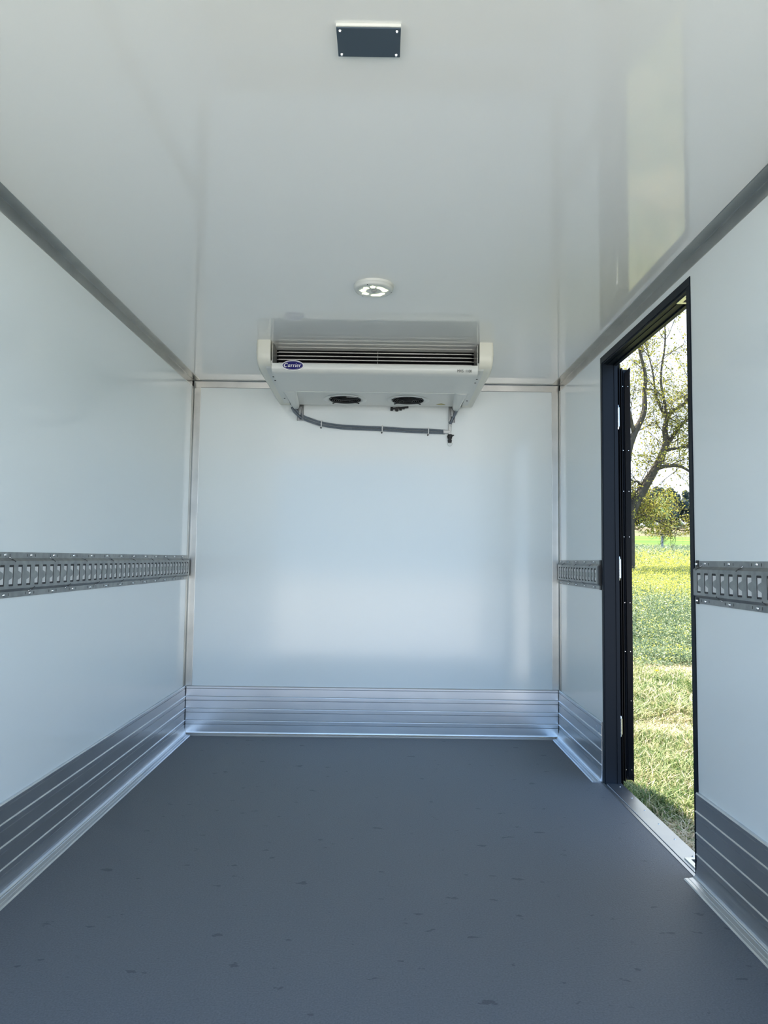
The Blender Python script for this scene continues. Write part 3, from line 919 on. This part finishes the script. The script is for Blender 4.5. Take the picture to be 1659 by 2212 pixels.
# model number
me = text_mesh('MXS  1100', 0.0185, 0.0)
for v in me.vertices: v.co = Vector((v.co.x * 0.82, v.co.y, v.co.z))
o = link('model_lettering', me, 'ink')
o.matrix_world = Matrix.Translation((0.418, 3.2465, 1.8625)) @ Matrix.Rotation(math.radians(97), 4, 'X')
mw = o.matrix_world.copy(); o.parent = ev; o.matrix_parent_inverse = Matrix.Translation(-Vector(ev.location)); o.matrix_basis = mw

# brackets on the front wall
for s in (-1, 1):
    bm = bmesh.new()
    x = s * 0.434
    za, zb = 1.770, 1.94
    box(bm, x - 0.018, x + 0.018, D - 0.004, D, za, zb)
    box(bm, x - 0.018, x - 0.015, D - 0.022, D, za, zb)
    box(bm, x + 0.015, x + 0.018, D - 0.022, D, za + (0.0 if s < 0 else 0.0), zb)
    for z in (1.782, 1.800, 1.818, 1.836):
        box(bm, x - 0.004, x + 0.004, D - 0.0052, D - 0.0038, z - 0.006, z + 0.006, mi=1)
    prism(bm, [(x - 0.012, 1.845), (x + 0.012, 1.845), (x + 0.004, 1.800), (x - 0.004, 1.800)], 'y', D - 0.03, D - 0.026, mi=0)
    cyl(bm, (x, D - 0.026, 1.815), (x, D - 0.034, 1.815), 0.006, seg=8, mi=0)
    o = obj('wall_bracket', bm, ['galv', 'galv_dark'])
    tag(o, 'slotted steel bracket on the front wall behind the %s foot of the cooling unit' % ('left' if s < 0 else 'right'), 'bracket', 'brackets holding the cooling unit')

# hoses
HY = D - 0.012
def hose(pts, label, r=0.0062, end_white=0):
    P_ = spline(pts, 60)
    # resample by length for corrugation
    out = [P_[0]]; acc = 0; step = 0.0011
    for a, b_ in zip(P_[:-1], P_[1:]):
        d = (b_ - a).length; t = step - acc
        while t < d:
            out.append(a.lerp(b_, t / d)); t += step
        acc = d - (t - step)
    rad = [r * (1.0 + (0.16 if (i % 4) < 2 else -0.12)) for i in range(len(out))]
    bm = bmesh.new(); tube(bm, out, rad, 8)
    for f in bm.faces: f.smooth = False
    o = obj('drain_hose', bm, 'hose'); tag(o, label, 'drain hose', 'corrugated drain hoses under the cooling unit')
    return o
up = [(-0.470, HY - 0.06, 1.846), (-0.455, HY - 0.03, 1.824), (-0.420, HY, 1.797), (-0.369, HY, 1.777), (-0.311, HY, 1.759), (-0.216, HY, 1.7445), (-0.137, HY, 1.7395), (0.037, HY, 1.7345), (0.180, HY, 1.7275), (0.301, HY, 1.7245), (0.395, HY, 1.7205)]
dn = [(x - 0.004, y, z - 0.0150) for x, y, z in up]; dn[-1] = (0.395, HY, 1.7060)
hose(up, 'upper of the two long grey corrugated hoses along the front wall')
hose(dn, 'lower of the two long grey corrugated hoses along the front wall')
hose([(0.462, HY - 0.06, 1.850), (0.456, HY - 0.03, 1.830), (0.440, HY, 1.795), (0.427, HY, 1.765), (0.4235, HY, 1.742)], 'short grey hose dropping from the right foot of the cooling unit', 0.0082)
tr = empty('drain_trap', (0.423, HY, 1.68)); tag(tr, 'white tee fitting with black valve where the grey hoses meet', 'drain fitting')
bm = bmesh.new()
cyl(bm, (0.4235, HY, 1.700), (0.4235, HY, 1.757), 0.0088, seg=20)
for k in range(6): cyl(bm, (0.4235, HY, 1.724 + k * 0.006), (0.4235, HY, 1.727 + k * 0.006), 0.0102, seg=20)
cyl(bm, (0.386, HY, 1.7145), (0.4235, HY, 1.7145), 0.0108, seg=20)
for k in range(3): cyl(bm, (0.388 + k * 0.009, HY, 1.7145), (0.392 + k * 0.009, HY, 1.7145), 0.0125, seg=20)
child('tee', bm, 'pipe_white', tr)
bm = bmesh.new()
cyl(bm, (0.4235, HY, 1.699), (0.4235, HY, 1.676), 0.0125, seg=16)
cyl(bm, (0.4235, HY, 1.692), (0.4235, HY, 1.686), 0.0160, seg=12)
cyl(bm, (0.4235, HY, 1.676), (0.4235, HY, 1.664), 0.0095, seg=12)
cyl(bm, (0.4235, HY, 1.668), (0.4235, HY, 1.652), 0.0125, 0.0105, seg=10)
box(bm, 0.4235, 0.447, HY - 0.004, HY + 0.004, 1.692, 1.698, 0.0015, 1)
cyl(bm, (0.410, HY - 0.012, 1.684), (0.412, HY, 1.684), 0.004, seg=8)
child('valve', bm, 'black', tr)
bm = bmesh.new()
tube(bm, [(0.4235 + 0.014 * math.cos(a), HY, 1.650 + 0.018 * math.sin(a)) for a in [PI - PI * k / 12 * 1.0 * -1 for k in range(13)]], 0.0016, 6)
child('outlet_loop', bm, 'clear', tr)
# black fitting peeping out behind the fan panel
bm = bmesh.new()
for (x, z, r) in ((0.089, 1.842, 0.0115), (0.119, 1.836, 0.0085), (0.140, 1.842, 0.0085), (0.157, 1.848, 0.0075)):
    cyl(bm, (x - 0.006, HY - 0.004, z), (x + 0.006, HY - 0.002, z), r, seg=14)
cyl(bm, (0.089, HY - 0.003, 1.843), (0.185, HY - 0.003, 1.853), 0.0055, seg=12)
box(bm, 0.108, 0.128, HY - 0.012, HY + 0.008, 1.829, 1.852, 0.003, 2)
cyl(bm, (0.130, HY, 1.850), (0.130, D, 1.850), 0.006, seg=10)
tag(obj('pipe_fitting', bm, 'black'), 'small black pipe fitting on the front wall under the right fan', 'pipe fitting')
# clips
for x, z, nm in ((-0.311, 1.752, 'left'), (0.037, 1.728, 'middle'), (0.301, 1.718, 'right')):
    bm = bmesh.new()
    for sx in (-1, 1):
        pass
    loop = [(x, HY + 0.010, z + 0.022), (x, HY - 0.006, z + 0.018), (x, HY - 0.0095, z + 0.006), (x, HY - 0.0095, z - 0.009), (x, HY - 0.004, z - 0.019), (x, HY + 0.010, z - 0.021)]
    for a, b_ in zip(loop[:-1], loop[1:]):
        bm.faces.new([bm.verts.new(q) for q in ((a[0] - 0.003, a[1], a[2]), (a[0] + 0.003, a[1], a[2]), (b_[0] + 0.003, b_[1], b_[2]), (b_[0] - 0.003, b_[1], b_[2]))])
    for sgn in (-1, 1):
        c_ = [(x + sgn * 0.003, q[1], q[2]) for q in loop]
        bm.faces.new([bm.verts.new(q) for q in c_])
    cl = empty('hose_clip', (x, HY, z))
    tag(cl, '%s of the three small clips holding the two grey hoses' % {'left': 'leftmost', 'middle': 'middle', 'right': 'rightmost'}[nm], 'clip', 'clips holding the grey hoses')
    child('strap', bm, 'pipe_white', cl)
    bm = bmesh.new(); cyl(bm, (x - 0.003, HY - 0.002, z - 0.0225), (x - 0.003, D, z - 0.0225), 0.0042, seg=10)
    child('fixing_pin', bm, 'galv_dark', cl)

# ------------------------------------------------------------------ outside: ground
def gz(y):
    if y < 0: return -0.75
    if y < 180: return -0.75 + 0.045 * y
    if y < 285: return 7.35 + (y - 180) * 0.081
    return 15.86 + (y - 285) * 0.03
def sheet(name, m_, ys, xs, dz=0.0, amp=0.0, kind='structure'):
    bm = bmesh.new(); rows = []
    for y in ys:
        rows.append([bm.verts.new((x, y, gz(y) + dz + (noise.noise(Vector((x * 0.7, y * 0.7, 0))) * amp if amp else 0))) for x in xs])
    for a, b_ in zip(rows[:-1], rows[1:]):
        for k in range(len(xs) - 1):
            f = bm.faces.new((a[k], a[k + 1], b_[k + 1], b_[k])); f.smooth = True
    return tag(obj(name, bm, m_), kind=kind)
lin = lambda a, b_, n: [a + (b_ - a) * i / (n - 1) for i in range(n)]
sheet('farm_track', 'track', [-60, -20, -8, -2.5], lin(-60, 60, 5))
sheet('grass_ground', 'soil', lin(-2.5, 9.6, 60), lin(-20, 22, 90), amp=0.03)
sheet('crop_ground', 'crop_soil', lin(9.6, 62, 20), lin(-60, 70, 20))
sheet('far_field', 'far_field', lin(62, 180, 12), lin(-120, 200, 12), dz=0.30)
sheet('hillside', 'bare_field', lin(180, 420, 14), lin(-150, 330, 16))
tag(bpy.data.objects['far_field'], 'smooth bright green field rising to the crest beyond the rapeseed', 'field')

# ------------------------------------------------------------------ grass
def fbm(x, y, s):
    return np.array([noise.fractal(Vector((a * s, b_ * s, 3.1)), 1.0, 2.0, 3) for a, b_ in zip(x, y)])
def wedge(n, y0, y1, k0=0.24, k1=0.62, pw=1.0, off=0.0):
    y = y0 + (y1 - y0) * rng.random(n) ** pw
    lo_, hi_ = np.maximum(1.2, k0 * y), k1 * y + 0.6 + off
    x = lo_ + (hi_ - lo_) * rng.random(n)
    return x, y
gzv = np.vectorize(gz)
def blades(n, y0, y1, h0, h1, w, pw=1.0):
    x, y = wedge(n, y0, y1, pw=pw)
    dry = fbm(x, y, 0.75) * 1.1 + 0.45
    dens = fbm(x + 40, y, 1.6)
    z = gzv(y) + np.array([noise.noise(Vector((a * 0.7, b_ * 0.7, 0))) * 0.03 for a, b_ in zip(x, y)]) - 0.01
    h = (h0 + (h1 - h0) * rng.random(n)) * (1 + 0.5 * dens) * np.where(dry > 0.6, 0.6, 1.0)
    az_ = rng.random(n) * 2 * PI
    lean = (0.35 + 1.0 * rng.random(n)) * h * np.where(dry > 0.6, 1.7, 1.0)
    dx, dy = np.cos(az_), np.sin(az_)
    ww = w * (0.6 + 0.8 * rng.random(n))
    fa = az_ + PI / 2 + rng.normal(0, 0.5, n)
    px, py = np.cos(fa) * ww, np.sin(fa) * ww
    base = np.stack([x, y, z], 1)
    side = np.stack([px, py, np.zeros(n)], 1)
    mid = base + np.stack([dx * lean * .3, dy * lean * .3, h * .65], 1)
    tip = base + np.stack([dx * lean, dy * lean, h * 0.92], 1)
    V = np.stack([base - side, base + side, mid + side * .8, mid - side * .8, tip + side * .12, tip - side * .12], 1).reshape(-1, 3)
    i6 = (np.arange(n) * 6)[:, None]
    F_ = np.concatenate([i6 + np.array([[0, 1, 2, 3]]), i6 + np.array([[3, 2, 4, 5]])], 1).reshape(-1, 4)
    tone = np.clip(0.32 + dry * 0.5 + rng.normal(0, 0.27, n), 0, 1)
    return V, F_, np.repeat(tone, 2)
V1, F1, T1 = blades(75000, 2.4, 7.0, 0.035, 0.10, 0.0034, 0.8)
V2, F2, T2 = blades(60000, 6.5, 10.6, 0.04, 0.12, 0.0048)
g = np_mesh('grass', np.concatenate([V1, V2]), np.concatenate([F1, F2 + len(V1)]), np.concatenate([T1, T2]), 'grass')
tag(g, 'short mixed green and straw-coloured grass outside the side door', 'grass', kind='stuff')

# ------------------------------------------------------------------ rapeseed field
def quads(c, size, up_bias=0.0, asp=0.55):
    n = len(c)
    a = rng.normal(0, 1, (n, 3)); a[:, 2] += up_bias
    a /= np.linalg.norm(a, axis=1)[:, None]
    b_ = np.cross(a, rng.normal(0, 1, (n, 3))); b_ /= np.linalg.norm(b_, axis=1)[:, None]
    s = size[:, None] if np.ndim(size) else size
    u, v = a * s, b_ * s * asp
    V = np.stack([c - u, c + v, c + u, c - v], 1).reshape(-1, 3)
    F_ = (np.arange(n) * 4)[:, None] + np.arange(4)[None]
    return V, F_
Vs, Fs, Ts, off_ = [], [], [], 0
Vf, Ff, Tf, offf = [], [], [], 0
for (y0, y1, npl, lf, fl, ls, fs, k1) in ((9.0, 14, 4200, 40, 5, 0.017, 0.009, 0.6), (14, 24, 8000, 24, 9, 0.026, 0.013, 0.56), (24, 62, 15000, 10, 6, 0.050, 0.026, 0.52)):
    x, y = wedge(npl, y0, y1, k1=k1)
    edge = np.clip((y - 9.0 + fbm(x, y, 0.9) * 1.2) / 3.0, 0.16, 1)
    h = (0.40 + 0.22 * rng.random(npl)) * edge
    z = gzv(y)
    c = np.stack([x, y, z], 1)[:, None, :] + rng.normal(0, 1, (npl, lf, 3)) * np.array([0.09, 0.09, 0]) + np.stack([np.zeros((npl, lf)), np.zeros((npl, lf)), h[:, None] * rng.random((npl, lf)) ** 0.7], 2)
    c = c.reshape(-1, 3)
    V, F_ = quads(c, ls * (0.5 + rng.random(len(c))), asp=0.4)
    Vs.append(V); Fs.append(F_ + off_); off_ += len(V)
    Ts.append(np.clip(rng.normal(0.52 + 0.1 * min(1, y0 / 30), 0.24, len(c)), 0, 1))
    patch = np.clip(fbm(x, y, 0.35) * 1.3 + 0.75 + np.clip((y - 12) / 14, -0.35, 0.35), 0.03, 1)
    if y0 >= 24: patch = patch * np.clip(0.9 - (y - 24) / 26, 0.05, 1)
    keep = rng.random(npl) < patch
    nk = keep.sum()
    c = np.stack([x, y, z + h * 1.02], 1)[keep][:, None, :] + rng.normal(0, 1, (nk, fl, 3)) * np.array([0.045, 0.045, 0.035])
    c = c.reshape(-1, 3)
    V, F_ = quads(c, fs * (0.6 + 0.8 * rng.random(len(c))), asp=0.8)
    Vf.append(V); Ff.append(F_ + offf); offf += len(V); Tf.append(rng.random(len(c)))
rp = empty('rapeseed_crop', (5, 12, gz(12)))
tag(rp, 'rapeseed crop in yellow flower in the field behind the grass strip', 'crop', kind='stuff')
for nm, V, F_, T_, mm_ in (('foliage', Vs, Fs, Ts, 'rape_leaf'), ('flowers', Vf, Ff, Tf, 'rape_flower')):
    o = np_mesh(nm, np.concatenate(V), np.concatenate(F_), np.concatenate(T_), mm_, rp)
    o.matrix_parent_inverse = Matrix.Translation(-Vector(rp.location))
    o['kind'] = 'stuff'
# dandelion
dd = empty('dandelion', (3.13, 8.0, gz(8) + 0.0)); tag(dd, 'single bright yellow dandelion in the grass, near the crop edge', 'flower')
bm = bmesh.new(); tube(bm, [(3.13, 8.0, gz(8)), (3.133, 8.0, gz(8) + 0.09), (3.13, 8.0, gz(8) + 0.16)], 0.0025, 6); child('stem', bm, 'crop_soil', dd)
bm = bmesh.new()
for k in range(30):
    a = k * 2.4; r_ = 0.024 * math.sqrt((k + 1) / 30)
    zz = gz(8) + 0.16
    bm.faces.new([bm.verts.new(q) for q in ((3.13, 8.0, zz), (3.13 + r_ * math.cos(a - .15), 8 + r_ * math.sin(a - .15), zz + 0.012 + 0.012 * (1 - k / 30)), (3.13 + r_ * 1.1 * math.cos(a), 8 + r_ * 1.1 * math.sin(a), zz + 0.010 + 0.014 * (1 - k / 30)), (3.13 + r_ * math.cos(a + .15), 8 + r_ * math.sin(a + .15), zz + 0.012 + 0.012 * (1 - k / 30)))])
M['dandelion'] = mat('dandelion_yellow', (0.85, 0.62, 0.01), rough=0.6)
child('flower_head', bm, 'dandelion', dd, recalc=False)

# ------------------------------------------------------------------ the big tree
TY = 21.0
tree = empty('tree', (7.30, TY, gz(TY))); tag(tree, 'large leaning tree with sparse yellow-green spring leaves in the rapeseed field', 'tree')
limbs = []   # (points, r0, r1)
def L3(pts, r0, r1):
    limbs.append(([Vector((x, TY + dy, z)) for x, dy, z in pts], r0, r1))
L3([(7.30, 0, 0.15), (7.33, 0, 0.63), (7.35, 0, 1.59), (7.38, 0, 2.30), (7.60, 0.05, 2.77), (7.82, 0.1, 3.14), (8.02, 0.1, 3.47), (8.21, 0.1, 3.79), (8.38, 0.12, 4.10), (8.52, 0.12, 4.45), (8.55, 0.1, 4.73), (8.52, 0.1, 4.98), (8.61, 0.15, 5.32), (8.75, 0.2, 5.53), (9.26, 0.4, 5.86), (9.8, 0.6, 6.3)], 0.225, 0.04)
L3([(7.38, 0, 2.2), (7.25, -0.1, 3.2), (7.30, -0.2, 4.2), (7.48, -0.2, 4.77), (7.82, -0.1, 5.45), (7.88, 0, 6.11), (7.91, 0, 6.65), (7.78, 0.1, 7.46), (7.70, 0.1, 8.6)], 0.15, 0.03)
L3([(8.25, 0.1, 3.80), (8.50, 0, 3.86), (8.88, -0.1, 3.85), (9.25, -0.2, 3.62), (9.8, -0.3, 3.4)], 0.075, 0.02)
L3([(7.82, 0.1, 3.14), (7.66, 0, 3.38), (7.46, -0.1, 3.40), (7.0, -0.3, 3.7)], 0.05, 0.015)
L3([(8.54, 0.12, 4.45), (8.85, 0.0, 4.95), (9.02, 0, 5.15), (9.25, -0.1, 5.33), (9.9, -0.1, 5.6)], 0.07, 0.02)
L3([(8.54, 0.12, 4.35), (8.85, 0.1, 4.42), (9.24, 0.1, 4.50), (10.1, 0.1, 4.7)], 0.06, 0.02)
L3([(8.55, 0.1, 4.8), (8.60, 0.2, 5.6), (8.50, 0.3, 6.6), (8.65, 0.3, 7.8), (8.6, 0.3, 9.0)], 0.06, 0.015)
L3([(8.61, 0.15, 5.32), (8.40, 0.4, 6.0), (8.32, 0.5, 6.9), (8.1, 0.6, 8.0)], 0.05, 0.012)
L3([(7.48, -0.2, 4.77), (7.2, -0.4, 5.8), (6.9, -0.5, 7.0), (6.6, -0.5, 8.0)], 0.06, 0.015)
L3([(7.36, 0, 2.0), (7.7, 0.5, 2.25), (8.1, 0.9, 2.4), (8.6, 1.1, 2.3), (9.1, 1.3, 2.1), (9.6, 1.4, 2.0)], 0.05, 0.012)
L3([(7.45, 0, 2.4), (7.9, 0.7, 2.75), (8.4, 1.2, 2.7), (9.0, 1.5, 2.35), (9.6, 1.6, 2.2)], 0.05, 0.012)
L3([(7.36, 0, 2.1), (6.7, 0.1, 2.9), (5.9, 0.2, 3.6), (5.0, 0.2, 3.9)], 0.10, 0.02)
L3([(7.30, -0.2, 4.2), (6.6, 0.3, 5.0), (5.8, 0.5, 5.6), (5.2, 0.6, 6.6)], 0.08, 0.02)
L3([(9.26, 0.4, 5.86), (10.0, 0.8, 6.8), (10.4, 1.0, 7.8)], 0.045, 0.015)
bm = bmesh.new()
twigs_src = []
for P_, r0, r1 in limbs:
    S_ = spline(P_, 5)
    n = len(S_)
    rad = [r0 + (r1 - r0) * (i / (n - 1)) ** 0.75 for i in range(n)]
    if r0 > 0.2: rad[0] *= 1.35; rad[1] *= 1.2
    tube(bm, S_, rad, 10)
    twigs_src.append((S_, rad))
trunk = obj('trunk', bm, 'bark'); trunk.parent = tree; trunk.matrix_parent_inverse = Matrix.Translation(-Vector(tree.location))
bm = bmesh.new()
leafc, leafs = [], []
def twig(p0, d, L_, r, depth):
    pts = [p0]; p_ = p0.copy(); d = d.normalized()
    n = 5
    for i in range(n):
        d = (d + Vector((random.gauss(0, .22), random.gauss(0, .22), random.gauss(0.02, .22)))).normalized()
        p_ = p_ + d * L_ / n
        pts.append(p_.copy())
    tube(bm, pts, [r * (1 - 0.75 * i / n) for i in range(n + 1)], 4, caps=False)
    if depth > 0:
        for i in range(1, n + 1):
            for _ in range(1):
                dd_ = (d + Vector((random.gauss(0, .9), random.gauss(0, .9), random.gauss(0.1, .7)))).normalized()
                twig(pts[i], dd_, L_ * random.uniform(.4, .65), r * .5, depth - 1)
    else:
        for i in range(2, n + 1):
            for _ in range(random.choice((0, 1, 1, 2))):
                leafc.append(pts[i] + Vector((random.gauss(0, .05), random.gauss(0, .05), random.gauss(-.01, .05))))
for (S_, rad), (_, r0, r1) in zip(twigs_src, limbs):
    n = len(S_)
    for i in range(n):
        if rad[i] > 0.17 or (r0 > 0.2 and i < 28): continue
        for _ in range(1 if rad[i] > 0.06 else 2):
            if random.random() < (0.25 if rad[i] > 0.06 else 0.34):
                t = (S_[min(i + 1, n - 1)] - S_[max(i - 1, 0)]).normalized()
                d = (t * 0.5 + Vector((random.gauss(0, .8), random.gauss(0, .8), random.gauss(.25, .6)))).normalized()
                low = S_[i].z < 2.9 and r0 < 0.06
                twig(S_[i].copy(), d, random.uniform(.7, 1.3) * (0.75 if low else 1), 0.014, 2)
                if low and random.random() < 0.5: twig(S_[i].copy(), d + Vector((0, 0, -0.15)), random.uniform(.5, .8), 0.012, 2)
tw = obj('twigs', bm, 'bark'); tw.parent = tree; tw.matrix_parent_inverse = Matrix.Translation(-Vector(tree.location))
c = np.array([list(v) for v in leafc])
c = c[c[:, 2] > 1.72 + 0.15 * rng.random(len(c))]

V, F_ = quads(c, 0.020 + 0.020 * rng.random(len(c)), asp=0.75)
o = np_mesh('leaves', V, F_, np.clip(rng.normal(0.5, 0.25, len(c)), 0, 1), 'leaf', tree)
o.matrix_parent_inverse = Matrix.Translation(-Vector(tree.location)); o['kind'] = 'stuff'

# sapling with pale guard
sx, sy = 21.80, 55.0
sp = empty('sapling', (sx, sy, gz(sy))); tag(sp, 'thin young tree with a pale stem standing alone far out in the field', 'sapling')
bm = bmesh.new(); cyl(bm, (sx, sy, gz(sy)), (sx + 0.02, sy, gz(sy) + 1.35), 0.10, seg=10); child('trunk_guard', bm, 'sealant', sp)
bm = bmesh.new(); cyl(bm, (sx + .02, sy, gz(sy) + 1.3), (sx + 0.03, sy, 4.3), 0.055, 0.03, seg=8)
for k in range(14):
    z = 3.6 + k * 0.14; a = k * 2.4
    cyl(bm, (sx + .03, sy, z), (sx + .03 + math.cos(a) * 0.7, sy + math.sin(a) * 0.7, z + 0.7), 0.02, 0.006, seg=5)
child('stem', bm, 'pipe_white', sp)
c = rng.normal(0, 1, (700, 3)) * np.array([0.42, 0.42, 0.75]) + np.array([sx + .03, sy, 5.0])
V, F_ = quads(c, 0.05 + 0.06 * rng.random(len(c)))
o = np_mesh('foliage', V, F_, rng.random(len(c)), 'leaf_pale', sp); o.matrix_parent_inverse = Matrix.Translation(-Vector(sp.location))

# ------------------------------------------------------------------ the wood on the hill
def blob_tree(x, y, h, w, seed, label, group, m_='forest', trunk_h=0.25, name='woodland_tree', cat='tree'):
    z = gz(y)
    r = empty(name, (x, y, z)); tag(r, label, cat, group)
    bm = bmesh.new()
    cyl(bm, (x, y, z - 0.3), (x, y, z + h * 0.5), w * 0.06, w * 0.03, seg=6)
    child('trunk', bm, 'bark', r)
    bm = bmesh.new()
    rs = random.Random(seed)
    for k in range(7):
        cx = x + rs.uniform(-.32, .32) * w; cy = y + rs.uniform(-.3, .3) * w
        f = k / 6
        cz_ = z + h * (trunk_h + 0.10 + 0.62 * f); rr = w * 0.42 * (1.1 - 0.6 * f)
        q = bmesh.ops.create_icosphere(bm, subdivisions=4, radius=rr)
        for v in q['verts']:
            d = v.co.normalized()
            nn = noise.fractal(d * 2.4 + Vector((seed * 3.1 + k, 0, 0)), 0.8, 2.1, 4)
            nn2 = noise.noise(d * 9 + Vector((seed, k, 0)))
            v.co = v.co * (1 + 0.32 * nn + 0.13 * nn2)
            v.co += Vector((cx, cy, cz_))
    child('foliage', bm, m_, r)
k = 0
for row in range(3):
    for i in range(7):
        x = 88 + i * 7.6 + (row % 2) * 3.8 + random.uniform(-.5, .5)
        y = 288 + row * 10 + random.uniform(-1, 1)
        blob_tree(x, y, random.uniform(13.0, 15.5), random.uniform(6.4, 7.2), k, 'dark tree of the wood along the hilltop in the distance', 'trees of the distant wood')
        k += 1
for i in range(6):
    blob_tree(101 + i * 4.4, 262 + random.uniform(-6, 6), random.uniform(2.5, 4.0), random.uniform(2.6, 3.4), 50 + i, 'low green shrub on the bare hillside below the wood', 'shrubs on the hillside', 'shrub', 0.02, 'hillside_shrub', 'shrub')

# ------------------------------------------------------------------ the vehicle in front of the box (it shades the grass beside it)
bm = bmesh.new()
prism(bm, [(4.22, -0.35), (6.35, -0.35), (6.55, -0.20), (6.55, 0.45), (6.05, 0.62), (5.55, 1.35), (5.10, 1.62), (4.40, 1.92), (4.22, 1.92)], 'x', -1.0, 1.0)
bmesh.ops.bevel(bm, geom=bm.edges[:], offset=0.05, segments=3, affect='EDGES')
for sx_ in (-1, 1):
    for wy in (5.75, 1.55):
        cyl(bm, (sx_ * 0.78, wy, gz(wy) + 0.31), (sx_ * 0.98, wy, gz(wy) + 0.31), 0.32, seg=28, mi=1)
box(bm, -0.5, 0.5, 0.9, 4.3, -0.30, -0.10, mi=1)
tag(obj('truck_cab', bm, ['outer', 'rubber'], smooth=True), kind='structure')
